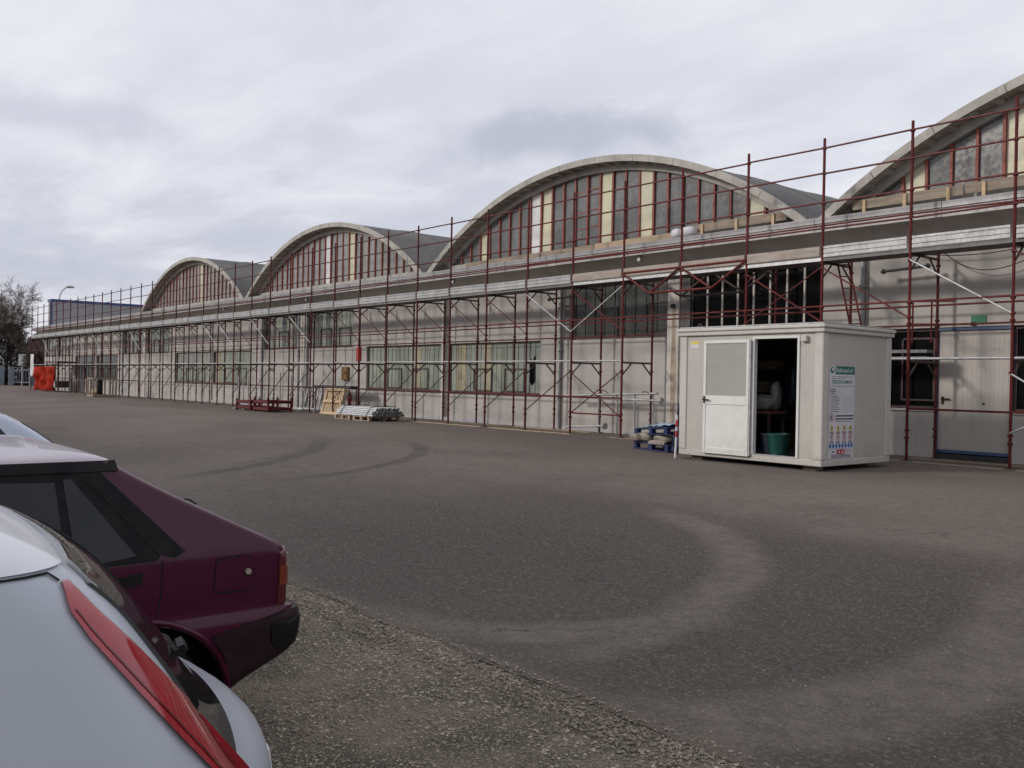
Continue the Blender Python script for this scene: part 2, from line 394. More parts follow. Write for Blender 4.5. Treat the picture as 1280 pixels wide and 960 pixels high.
    col = k.mix(k.m('MULTIPLY', crk, .7), col, (.035, .031, .029, 1))
    # dirt and fines washed onto the edge
    eg = k.m('MULTIPLY', k.ramp(k.m('ADD', Y, k.m('MULTIPLY', k.noise(pos, 4., 5., .7), .35)), -12.85, -12.6, 1., 0.), k.ramp(k.noise(pos, 11., 5., .7), .35, .6))
    col = k.mix(k.m('MULTIPLY', eg, .7), col, (.15, .122, .092, 1))
    # stone grain
    sg = k.noise(pos, 170., 1., .6); col = k.mix(k.ramp(sg, .55, .74, 0., .7), col, (.22, .19, .165, 1))
    col = k.mix(k.ramp(k.noise(pos, 95., 1., .6), .52, .68, 0., .6), col, (.045, .042, .041, 1))
    v = k.n('ShaderNodeTexVoronoi'); k.put(v.inputs['Vector'], pos); v.inputs['Scale'].default_value = 16.
    spk = k.m('MULTIPLY', k.ramp(v.outputs['Distance'], .03, .06, 1., 0.), k.ramp(k.noise(pos, 3.3, 3.), .55, .65))
    col = k.mix(spk, col, (.25, .23, .21, 1))
    # leaf litter / dust along the wall foot
    dust = k.m('MULTIPLY', k.ramp(Y, -1.1, .6), k.ramp(k.noise(pos, 2.2, 6., .7), .42, .6))
    col = k.mix(k.m('MULTIPLY', dust, .7), col, (.16, .125, .09, 1))
    k.put(b.inputs['Base Color'], col)
    k.put(b.inputs['Roughness'], k.ramp(k.noise(pos, 20., 3.), .3, .7, .78, .95)); b.inputs['Specular IOR Level'].default_value = .3
    bn = k.n('ShaderNodeBump'); bn.inputs['Strength'].default_value = .7; bn.inputs['Distance'].default_value = .006
    k.put(bn.inputs['Height'], k.noise(pos, 130., 1., .6)); k.put(b.inputs['Normal'], bn.outputs[0])
    MATS['asphalt'] = m
asphalt_material()
def gravel_material():
    m = bpy.data.materials.new('gravel'); m.use_nodes = True; m.node_tree.nodes.clear(); k = NT(m.node_tree)
    g = k.n('ShaderNodeNewGeometry'); pos = g.outputs['Position']
    b = k.n('ShaderNodeBsdfPrincipled'); o = k.n('ShaderNodeOutputMaterial'); k.put(o.inputs[0], b.outputs[0])
    col = k.mix(k.ramp(k.noise(pos, 1.3, 6., .65), .4, .62), (.17, .14, .105, 1), (.06, .05, .036, 1))
    col = k.mix(k.ramp(k.noise(pos, 2.6, 5., .7), .54, .66, 0., .7), col, (.065, .066, .03, 1))
    col = k.mix(k.ramp(k.noise(pos, 75., 3., .6), .5, .66), col, (.30, .25, .195, 1))
    k.put(b.inputs['Base Color'], col); b.inputs['Roughness'].default_value = .95
    bn = k.n('ShaderNodeBump'); bn.inputs['Strength'].default_value = 1.; bn.inputs['Distance'].default_value = .015
    k.put(bn.inputs['Height'], k.noise(pos, 60., 5., .7)); k.put(b.inputs['Normal'], bn.outputs[0])
    MATS['gravel'] = m
gravel_material()
mat('far_ground', (.10, .095, .085), (.14, .13, .11), .05, .95)

def structure(o): o['kind'] = 'structure'; return o
v = [(-3000, -3000, -.42), (3000, -3000, -.42), (3000, 3000, -.42), (-3000, 3000, -.42)]
structure(link('ground', mk('ground', v, [(0, 1, 2, 3)], 'far_ground')))
from mathutils import noise as mn
xs = list(np.arange(-150, -12, 1.5)) + list(np.arange(-12, 9, .04)) + list(np.arange(9, 60, 1.5))
ys_r = [-12.5, -10, -8, -6, -4.5, 0, 30, 60]
V, F = [], []
for x in xs:
    e = EDGE + .035 * mn.noise((x * 1.1, 0, 0)) + .028 * mn.noise((x * 5, 3, 0)) + .016 * mn.noise((x * 19, 5, 0))
    V += [(x, e - .012, -.36), (x, e, -.302 + .004 * mn.noise((x * 8, 1, 1))), (x, e + .05, -.297)] + [(x, y, gz(y)) for y in ys_r]
nr = 3 + len(ys_r)
for i in range(len(xs) - 1):
    for j in range(nr - 1): F.append((i * nr + j, (i + 1) * nr + j, (i + 1) * nr + j + 1, i * nr + j + 1))
structure(link('asphalt_yard', mk('asphalt_yard', V, F, 'asphalt', 30)))
GZ = -.322
gx = list(np.arange(-60, -6, 2.)) + list(np.arange(-6, 9, .12)) + list(np.arange(9, 40, 2.))
gy = list(np.arange(-40, -19, 2.)) + list(np.arange(-19, -12.9, .12)) + [-12.85]
V, F = [], []
def ghz(x, y): return GZ + .014 * mn.noise((x * 1.3, y * 1.3, 0)) + .008 * mn.noise((x * 4, y * 4, 2)) + .014 * max(0., min(1., (y + 13.45) / .35))
for x in gx:
    for y in gy: V.append((x, y, ghz(x, y)))
ny = len(gy)
for i in range(len(gx) - 1):
    for j in range(ny - 1): F.append((i * ny + j, (i + 1) * ny + j, (i + 1) * ny + j + 1, i * ny + j + 1))
structure(link('gravel_verge', mk('gravel_verge', V, F, 'gravel', 60)))
def stones(name, n, xr, yr, zf, sr, m, label):
    octv = np.array([(1, 0, 0), (-1, 0, 0), (0, 1, 0), (0, -1, 0), (0, 0, 1), (0, 0, -1)], float)
    octf = np.array([(0, 2, 4), (2, 1, 4), (1, 3, 4), (3, 0, 4), (2, 0, 5), (1, 2, 5), (3, 1, 5), (0, 3, 5)])
    # two-step octahedron would cost more; jitter makes each chip angular
    V = np.empty((n, 6, 3)); px = rng.uniform(*xr, n); py = rng.uniform(*yr, n)
    s = sr[0] + (sr[1] - sr[0]) * rng.random(n) ** 2.6
    if name in ('gravel_stones', 'pale_gravel'):
        keep = np.array([mn.noise((x * 1.1, y * 1.1, 5)) + .5 * mn.noise((x * 3.1, y * 3.1, 8)) for x, y in zip(px, py)]); s = s * np.where(keep < -.12, .75, 1.) * np.where(keep > .25, 1.12, 1.)
    a = rng.uniform(0, 6.28, n)
    jit = octv[None] * (1 + rng.uniform(-.35, .35, (n, 6, 1))) + rng.uniform(-.25, .25, (n, 6, 3))
    jit[:, :, 2] *= .62
    jit *= s[:, None, None]
    ca, sa = np.cos(a)[:, None], np.sin(a)[:, None]
    V[:, :, 0] = jit[:, :, 0] * ca - jit[:, :, 1] * sa + px[:, None]
    V[:, :, 1] = jit[:, :, 0] * sa + jit[:, :, 1] * ca + py[:, None]
    V[:, :, 2] = jit[:, :, 2] + np.array([zf(x, y) for x, y in zip(px, py)])[:, None] + (s * .25)[:, None]
    Fc = (octf[None] + 6 * np.arange(n)[:, None, None]).reshape(-1, 3)
    me = bpy.data.meshes.new(name); me.from_pydata(V.reshape(-1, 3).tolist(), [], Fc.tolist()); me.update(); me.materials.append(MATS[m])
    o = link(name, me); o['kind'] = 'stuff'; o['label'] = label; o['category'] = 'gravel'
    return o
stones('gravel_stones', 75000, (-2.6, 5.6), (-16.2, -13.05), ghz, (.003, .0135), 'stone', 'small angular gravel stones covering the parking verge')
stones('pale_gravel', 16000, (-2.6, 5.6), (-16., -13.03), ghz, (.003, .012), 'stone_pale', 'paler stone chips mixed into the gravel verge')
stones('edge_gravel', 9000, (-2.6, 6.), (-13.3, -12.93), lambda x, y: -.306 + (.008 if y > -13.0 else 0), (.003, .013), 'stone', 'gravel heaped along the broken asphalt edge')
stones('loose_chips', 2200, (-4., 6.), (-12.98, -9.5), lambda x, y: gz(y), (.002, .007), 'stone_pale', 'scattered stone chips lying on the asphalt')
# weeds along the edge
V, F = [], []
for i in range(1500):
    x = random.uniform(-2.2, 5.6); y = EDGE - abs(random.gauss(0, .07)) - .0
    if mn.noise((x * 1.6, 7, 0)) < .02: 
        if random.random() < .6: y = random.uniform(-15.5, -13.1)
        if mn.noise((x * 1.5, y * 1.5, 4)) < .12: continue
    h = random.uniform(.008, .026); a = random.uniform(0, 6.28); w = .004
    dx, dy = math.cos(a), math.sin(a); lx, ly = random.gauss(0, .012), random.gauss(0, .012)
    b = len(V); z = GZ + .0
    V += [(x - dx * w, y - dy * w, z), (x + dx * w, y + dy * w, z), (x + lx, y + ly, z + h)]; F.append((b, b + 1, b + 2))
o = link('weeds', mk('weeds', V, F, 'weed')); o['kind'] = 'stuff'; o['label'] = 'low moss and weeds along the asphalt edge'; o['category'] = 'weeds'
# leaf litter along the wall foot
V, F = [], []
for i in range(1400):
    x = random.uniform(-48, 1.); y = random.uniform(-.5, 1.3); y = y + .25 * mn.noise((x * .6, 2, 0))
    if mn.noise((x * .9, y, 3)) < -.05: continue
    a = random.uniform(0, 6.28); s = random.uniform(.015, .04); b = len(V)
    dx, dy = math.cos(a) * s, math.sin(a) * s
    V += [(x - dx, y - dy, .006), (x + dy, y - dx, .006 + random.uniform(0, .02)), (x + dx, y + dy, .008), (x - dy, y + dx, .006 + random.uniform(0, .012))]; F.append((b, b + 1, b + 2, b + 3))
o = link('leaf_litter', mk('leaf_litter', V, F, 'dry_leaf')); o['kind'] = 'stuff'; o['label'] = 'dry brown leaf litter along the foot of the hall wall'; o['category'] = 'leaf litter'

# ------------------------------------------------------------------ the vaulted hall
YW = 1.40
R2 = random.Random(3)
hall = thing('factory_hall', 'long pale concrete factory hall with a row of arched vault roofs', 'building', (-28., YW, 0))
PER = 20.05
XL, XR = -72.2, 15.8
def wall(x0, x1, z0, z1, name='wall_panel', m='concrete_wall', y=YW, t=.16):
    return box(name, (x0 + .008, y, z0 + (.0 if z0 <= 0 else .006)), (x1 - .008, y + t, z1 - .006), m, hall, .006)
def glass_run(win, x0, x1, z0, z1, choose, w=.27, y=YW + .10, gap=.03):
    n = max(1, round((x1 - x0) / w)); w = (x1 - x0) / n
    for i in range(n):
        mm = choose(i, n)
        if mm is None: continue
        pn = box('pane', (x0 + i * w + gap / 2, y, z0), (x0 + (i + 1) * w - gap / 2, y + .035, z1), mm, win); pn.rotation_euler = (R2.uniform(-.008, .008), 0, R2.uniform(-.03, .03))
def window(x0, x1, z0, z1, choose, frame='dark_steel', w=.27, vents=(), gap=.03, sill=True):
    # frame: four bars round the opening, set back from the wall face
    d = .05; y0, y1 = YW + .075, YW + .15
    V, F = [], []
    def bx(a, b):
        i = len(V); (ax, ay, az), (bx_, by, bz) = a, b
        V.extend([(x, y, z) for x in (ax, bx_) for y in (ay, by) for z in (az, bz)])
        F.extend([(i, i + 1, i + 3, i + 2), (i + 4, i + 6, i + 7, i + 5), (i, i + 4, i + 5, i + 1), (i + 2, i + 3, i + 7, i + 6), (i, i + 2, i + 6, i + 4), (i + 1, i + 5, i + 7, i + 3)])
    xc, zc = (x0 + x1) / 2, z0
    L = lambda p: (p[0] - xc, p[1] - YW, p[2] - zc)
    bx(L((x0, y0, z0)), L((x0 + d, y1, z1))); bx(L((x1 - d, y0, z0)), L((x1, y1, z1)))
    bx(L((x0 + d, y0, z0)), L((x1 - d, y1, z0 + d))); bx(L((x0 + d, y0, z1 - d)), L((x1 - d, y1, z1)))
    win = link('window', mk('window_frame', V, F, frame), hall, (xc, YW, zc))
    glass_run(win, x0 + d, x1 - d, z0 + d, z1 - d, choose, w, gap=gap)
    box('backing', (x0, YW + .2, z0), (x1, YW + .22, z1), 'void', win)
    if sill: box('sill', (x0 - .02, YW - .035, z0 - .05), (x1 + .02, YW + .07, z0 - .004), 'concrete_pier', win, .005)
    for (a, b, c, e) in vents:     # opening sashes: dark frame bars proud of the glass
        for p, q in (((a, c), (a + .035, e)), ((b - .035, c), (b, e)), ((a, e - .04), (b, e)), ((a + .035, c), (b - .035, c + .035))):
            box('sash_bar', (p[0], YW + .07, p[1]), (q[0], YW + .098, q[1]), 'dark_steel', win)
    return win
ZL0, ZL1, ZT = .95, 2.52, 4.02
def ch_green(i, n):
    r = R2.random()
    return 'u_glass' if r < .82 else ('u_glass_yellow' if r < .9 else 'u_glass_blue')
def ch_mixed(i, n):
    r = R2.random()
    return 'u_glass' if r < .45 else ('u_glass_blue' if r < .8 else 'u_glass_dark')
def ch_dark(i, n): return 'u_glass_dark'
def ch_black(i, n): return 'black_glass'
for n in range(-1, 4):
    o = -PER * n
    # --- low window bay
    a, b = -23.45 + o, -13.62 + o; mid = -18.4 + o
    cl = ch_green if n != 2 else ch_dark
    if n < 3:
        for (p, q) in ((a, mid - .2), (mid + .2, b)):
            if n == -1 and p < 0:      # the half with the door in it
                wall(p, -1.97, 0, ZL0); window(p, -1.97, ZL0, ZL1, ch_black, w=.45, vents=((-2.7, -2.02, 1.1, 2.35),))
                wall(-.56, q, 0, ZL0); window(-.56, q, ZL0, ZL1, ch_black, w=.45)
                wall(p, q, ZL1, ZT); continue
            wall(p, q, 0, ZL0); wall(p, q, ZL1, ZT)
            vv = [(p + (q - p) * .28, p + (q - p) * .28 + .95, ZL0 + .06, 1.72), (p + (q - p) * .62, p + (q - p) * .62 + .95, ZL0 + .06, 1.72)]
            if n == 0 and p > mid:
                # last panes at the right: one blue pane broken open
                nn = 17
                def cb(i, n_): 
                    if i == n_ - 2: return None
                    if i >= n_ - 4: return 'u_glass_blue'
                    return 'u_glass_yellow' if i in (1, 2, 7) else 'u_glass'
                wdw = window(p, q, ZL0, ZL1, cb, vents=vv)
                nW = round((q - p - .1) / .27); w = (q - p - .1) / nW; x0 = p + .05 + (nW - 2) * w + .015; x1 = x0 + w - .03
                cxm, zb = (x0 + x1) / 2, ZL0
                lo = [(x0, ZL0 + .05), (x1, ZL0 + .05), (x1, 1.32), (x1 - .06, 1.25), (x1 - .13, 1.2), (x0 + .06, 1.24), (x0, 1.3)]
                hi = [(x0, 1.98), (x0 + .05, 2.02), (x0 + .1, 1.93), (x1 - .08, 2.02), (x1 - .04, 2.1), (x1, 2.08), (x1, ZL1 - .05), (x0, ZL1 - .05)]
                for poly in (lo, hi):
                    m_ = len(poly); V = [(px - cxm, 0, pz - zb) for px, pz in poly] + [(px - cxm, .03, pz - zb) for px, pz in poly]
                    F = [tuple(range(m_)), tuple(range(m_, 2 * m_))[::-1]] + [(i, m_ + i, m_ + (i + 1) % m_, (i + 1) % m_) for i in range(m_)]
                    pc = link('pane', mk('broken_pane', V, F, 'u_glass_blue'), wdw, (cxm, YW + .10, zb)); pc['label'] = 'jagged remains of a broken window pane'
            else: window(p, q, ZL0, ZL1, cl if n != 0 else ch_green, vents=vv)
        wall(mid - .2, mid + .0, 0, ZT, 'column', 'concrete_pier', YW - .02, .2)
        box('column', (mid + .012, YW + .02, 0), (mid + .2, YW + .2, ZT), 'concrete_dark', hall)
    # --- plain strip between the bays
    for (p, q) in ((b, b + 1.0), (-4.45 + o, -3.40 + o)):
        if q < XR and p > XL: wall(p, q, 0, ZT)
    # --- high window bay
    a, b = -12.62 + o, -4.45 + o; pr = (-8.8 + o, -8.4 + o)
    a2 = max(a, XL)
    if b > XR: b = XR
    wall(a2, pr[0], 0, ZL1); wall(pr[1], b, 0, ZL1)
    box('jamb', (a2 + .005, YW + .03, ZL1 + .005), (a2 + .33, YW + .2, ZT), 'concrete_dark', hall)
    cu = ch_dark if n == 0 else ch_mixed
    if n == 0:
        window(a2 + .34, pr[0], ZL1, ZT, ch_dark, w=.36, vents=((-11.5, -10.6, 2.58, 3.38), (-9.6, -8.85, 2.58, 3.44)), sill=False)
        window(pr[1] + .3, b, ZL1, ZT, ch_black, frame='black_steel', w=.46, gap=.045, sill=False)
        nb = 8; ww = (b - pr[1] - .4) / nb
        for i in range(1, nb):
            x = pr[1] + .35 + i * ww
            box('mullion', (x - .022, YW + .06, ZL1 + .05), (x + .022, YW + .099, ZT - .05), 'white_mullion', hall)
    else:
        window(a2 + .34, pr[0], ZL1, ZT, cu, w=.32, vents=((a2 + 1.6, a2 + 2.5, 2.58, 3.3),), sill=False)
        window(pr[1] + .3, b, ZL1, ZT, cu, w=.32, vents=((pr[1] + 1.2, pr[1] + 2.1, 2.58, 3.3), (b - 1.2, b - .3, 2.58, 3.3)), sill=False)
    wall(pr[0] + .004, pr[1] - .004, 0, ZT, 'column', 'concrete_pier', YW - .02, .22)
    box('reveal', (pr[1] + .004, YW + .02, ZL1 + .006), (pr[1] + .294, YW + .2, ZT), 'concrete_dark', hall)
# rust stain spout on the pier
o = link('drain_spout', tubemesh(.16, .055, 'black_steel', 12), hall, (-8.58, YW + .06, 3.28), rot=(R(90), 0, 0))
mat('rust_stain', (.27, .20, .135), (.44, .385, .31), 5., .9, lo=.3, hi=.7)
V = [(-.05, 0, 0), (.055, 0, 0), (.07, 0, -.8), (.10, 0, -1.7), (.06, 0, -3.2), (-.04, 0, -3.2), (-.07, 0, -1.6), (-.045, 0, -.7)]
link('rust_stain', mk('rust_stain', V, [tuple(range(8))[::-1]], 'rust_stain'), hall, (-8.58, YW - .0235, 3.25))['label'] = 'brown rust run below the spout'
# base grime line, one strip per stretch
for i in range(44):
    x = -71.6 + i * 2.0
    if x > 14 or -2.3 < x < -.2 or -3.9 < x < -.4: continue
    box('plinth_strip', (x, YW - .006, .0), (x + 1.99, YW + .002, .07 + .05 * random.random()), 'plinth_grime', hall)
# the door
V, F = [], []
nrib = 14; x0, x1, z0, z1 = -1.93, -.60, .13, 2.46
door = box('door', (x0 + .0, YW + .04, z0), (x1, YW + .08, z1), 'door_sheet', hall)
for i in range(nrib):
    x = x0 + .16 + (i + .5) * (x1 - x0 - .18) / nrib
    box('rib', (x - .022, YW + .0375, z0 + .06), (x + .022, YW + .0405, z1 - .04), 'door_sheet', door)
box('kick_strip', (x0, YW + .030, z0 - .01), (x1, YW + .0395, z0 + .05), 'blue_trim', door)
hd = box('handle_plate', (x0 + .07, YW + .028, 1.05), (x0 + .11, YW + .0395, 1.2), 'black_plastic', door)
box('handle', (x0 + .07, YW - .01, 1.14), (x0 + .24, YW + .012, 1.165), 'black_plastic', door)
tube('lock', (x0 + .86, YW + .035, 1.08), (x0 + .86, YW + .02, 1.08), .02, 'black_plastic', door)
box('door_frame', (x0 - .045, YW - .0, .0), (x0 - .003, YW + .16, 2.51), 'blue_trim', hall)
box('door_frame', (x1 + .003, YW - .0, .0), (x1 + .04, YW + .16, 2.51), 'blue_trim', hall)
box('door_frame', (x0 - .002, YW, 2.465), (x1 + .002, YW + .16, 2.515), 'blue_trim', hall)
box('door_step', (x0, YW + .02, .0), (x1, YW + .2, .10), 'black_steel', hall)
# downpipes
for x in (-12.72, -32.5, -28.15, -28.9, -3.5, -52.6):
    p = tube('downpipe', (x, YW - .06, .03), (x, YW - .06, 4.05), .05, 'galvanized_old', hall, 10, (.9, 2.2, 3.4))
# dark inner wall so that openings look into an unlit hall
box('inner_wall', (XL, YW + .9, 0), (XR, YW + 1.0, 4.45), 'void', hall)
# end walls
box('end_wall', (XL - .16, YW, 0), (XL - .004, 40, 4.5), 'concrete_wall', hall)
box('end_wall', (XR + .004, YW, 0), (XR + .16, 40, 4.5), 'concrete_wall', hall)
# cove soffit under the eaves
prof = [(.488, 4.53)] + [(.50 + .88 * t, 4.515 - .53 * t ** 1.45) for t in np.linspace(0, 1, 9)] + [(1.40, 3.975), (1.40, 4.6), (.488, 4.6)]
L = 5.0
cm = extrude_x([(y - .49, z - 4.) for y, z in prof], L - .012, 'cove_plaster', 40)
x = XL
while x < XR - .5:
    link('cove', cm, hall, (x + .006, .49, 4.)); x += L
# fascia sheets
prof = [(.45, 4.495), (.45, 4.615), (.475, 4.63), (.475, 4.655), (.44, 4.668), (.44, 4.768), (.455, 4.785), (.66, 4.80), (.66, 4.765), (.485, 4.752), (.485, 4.495)]
SH = 2.62
fm = extrude_x([(y - .45, z - 4.4) for y, z in prof], SH - .014, 'fascia_metal')
x = XL; i = 0
while x < XR - .5:
    s = link('fascia_sheet', fm, hall, (x + .007, .45 + .006 * R2.random(), 4.4 + .008 * (R2.random() - .5))); s.rotation_euler = (0, 0, R2.uniform(-.0015, .0015))
    x += SH; i += 1
# canopy top and low flat roof left of the vaults
box('canopy_top', (XL, .52, 4.66), (XR, 1.5, 4.745), 'concrete_dark', hall)
box('flat_roof', (XL, 1.51, 4.5), (-46.9, 40, 4.76), 'roof_membrane', hall)
# vents hanging under the eave
for x in (-9.05, -16.9, -26.8, -35.): box('eave_drain', (x - .04, .56, 4.36), (x + .06, .64, 4.50), 'galvanized_old', hall)

# vaults
ZC, RO = -4.06, 11.30
def arc_pt(xc, r, a): return (xc + r * math.sin(a), ZC + r * math.cos(a))
AMAX = math.acos((4.80 - ZC) / RO)
VX = [2.93, -11.35, -25.63, -39.91]
def arc_block(r0, r1, a0, a1, y0, y1, m, n=6, smooth=0):
    """curved block about the vault axis (local x=0 is the axis, z=0 is ground)"""
    V, F = [], []
    for i in range(n + 1):
        a = a0 + (a1 - a0) * i / n
        for r in (r0, r1):
            for y in (y0, y1): V.append((r * math.sin(a), y, ZC + r * math.cos(a)))
    for i in range(n):
        b = i * 4; c = b + 4
        F += [(b, c, c + 1, b + 1), (b + 2, b + 3, c + 3, c + 2), (b, b + 2, c + 2, c), (b + 1, c + 1, c + 3, b + 3)]
    F += [(0, 1, 3, 2), (n * 4, n * 4 + 2, n * 4 + 3, n * 4 + 1)]
    return mk('arc_shape', V, F, m, smooth)
NSEG = 11
shell = arc_block(RO - .11, RO - .015, -AMAX, AMAX, .62, 40., 'roof_membrane', 48, 30)
segs = [arc_block(RO - .165, RO + (.0), -AMAX + 2 * AMAX * i / NSEG + .0006, -AMAX + 2 * AMAX * (i + 1) / NSEG - .0006, .565, .63, 'arch_concrete', 5) for i in range(NSEG)]
beam = arc_block(RO - .33, RO - .115, -AMAX * .99, AMAX * .99, .93, 1.13, 'arch_concrete', 48, 30)
soff = arc_block(RO - .128, RO - .112, -AMAX * .995, AMAX * .995, .632, .928, 'soffit_timber', 48, 30)
NRIB = 33
ribm = arc_block(RO - .185, RO - .1285, -.0055, .0055, .632, .928, 'arch_concrete', 1)
seam = arc_block(RO - .012, RO + .012, -AMAX, AMAX, 0, .03, 'roof_membrane', 40)
yellow = {1: {4: 'yellow_panel', 9: 'white_panel', 10: 'yellow_panel', 15: 'yellow_panel', 18: 'yellow_panel', 25: 'yellow_panel'},
          2: {13: 'white_panel', 17: 'yellow_panel'}, 3: {15: 'yellow_panel'}, 0: {2: 'yellow_panel', 6: 'yellow_panel', 10: 'yellow_panel', 14: 'yellow_panel', 19: 'yellow_panel'}}
GY = 1.04; SILL = 4.98; MS = .4725; RG = RO - .30
for vi, xc in enumerate(VX):
    roof = link('vault_roof', shell, hall, (xc, 0, 0))
    for i in range(NSEG): link('arch_segment', segs[i], roof, (xc, 0, 0))
    link('arch_beam', beam, roof, (xc, 0, 0)); link('soffit', soff, roof, (xc, 0, 0))
    for i in range(NRIB):
        a = -AMAX * .97 + 2 * AMAX * .97 * i / (NRIB - 1)
        q = link('rib', ribm, roof, (xc + 0, 0, 0)); q.rotation_euler = (0, a, 0)
        # rotate about the axis height ZC
        q.location = q.location + Vector((-(ZC) * math.sin(a), 0, ZC - ZC * math.cos(a)))
    for y in (3.2, 6.4, 9.6, 12.8, 16., 20., 24.): link('roof_seam', seam, roof, (xc, y, 0))
    # gable glazing
    half = math.sqrt((RG) ** 2 - (SILL - ZC) ** 2)
    sillw = box('gable_sill', (xc - half - .25, .93, 4.75), (xc + half + .25, 1.12, SILL), 'arch_concrete', hall)
    gw = box('gable_window', (xc - half, GY + .06, SILL + .002), (xc + half, GY + .085, SILL + .05), 'red_mullion', hall)
    bk = [((RG + .05) * math.sin(a), 0, ZC + (RG + .05) * math.cos(a)) for a in np.linspace(-AMAX, AMAX, 33)]
    link('gable_backing', mk('gable_backing', bk + [(bk[-1][0], 0, 4.7), (bk[0][0], 0, 4.7)], [tuple(range(35))], 'void'), hall, (xc, GY + .16, 0))
    link('gable_backing', mk('gable_backing', bk + [(bk[-1][0], 0, 4.7), (bk[0][0], 0, 4.7)], [tuple(range(35))], 'concrete_dark'), hall, (xc, 39.5, 0))
    nk = int(half / MS)
    xm = [MS * (j + (0. if vi in (1, 2) else .5)) for j in range(-nk - 1, nk + 2)]
    for j, x in enumerate(xm):
        if abs(x) > half - .05: continue
        zt = ZC + math.sqrt(RG ** 2 - x * x)
        if zt - SILL > .06:
            box('mullion', (xc + x - .027, GY - .05, SILL + .001), (xc + x + .027, GY + .05, zt + .02), 'red_mullion', gw)
    for j in range(len(xm) - 1):
        xa, xb = xm[j] + .03, xm[j + 1] - .03
        if abs((xa + xb) / 2) > half - .12: continue
        def zt(x): return ZC + math.sqrt(max(0, RG ** 2 - x * x)) + .02
        mmat = yellow[vi].get(j, 'gable_glass')
        if vi >= 2 and mmat == 'gable_glass': mmat = 'gable_glass' if R2.random() < .0 else 'gable_pale'
        if mmat == 'gable_pale' and 'gable_pale' not in MATS: mat('gable_pale', (.30, .295, .28), (.22, .22, .215), 1.3, .3, .05, 9.)
        xcn = (xa + xb) / 2; hw = (xb - xa) / 2
        za, zb = max(SILL + .03, zt(xa)), max(SILL + .03, zt(xb))
        V = [(-hw, 0, 0), (hw, 0, 0), (hw, 0, zb - SILL), (-hw, 0, za - SILL)]; V += [(p[0], .025, p[2]) for p in V]
        F = [(0, 1, 2, 3), (7, 6, 5, 4), (0, 4, 5, 1), (1, 5, 6, 2), (2, 6, 7, 3), (3, 7, 4, 0)]
        pn = link('pane', mk('pane', V, F, mmat), gw, (xc + xcn, GY, SILL))
        pn.rotation_euler = (R2.uniform(-.012, .012), 0, R2.uniform(-.02, .02))
        if mmat == 'gable_glass' and vi == 1 and j in (13, 14):
            for h in (.5, .95, 1.5): box('glazing_bar', (xc + xa, GY - .012, SILL + h + .03 * (j - 13)), (xc + xb, GY - .002, SILL + h + .03 + .03 * (j - 13)), 'red_mullion', gw)
for x in [2.93 + 7.14] + [(VX[i] + VX[i + 1]) / 2 for i in range(3)] + [-39.91 - 7.14]:
    box('valley_gutter', (x - .5, .60, 4.80), (x + .5, 40., 4.835), 'concrete_dark', hall)
box('back_wall', (XL, 39.8, 0), (XR, 40., 4.7), 'concrete_wall', hall)
# flashing ridge on the second roof
box('roof_flashing', (-6.2, 18., 6.04), (-5.9, 30., 6.12), 'galvanized', hall)

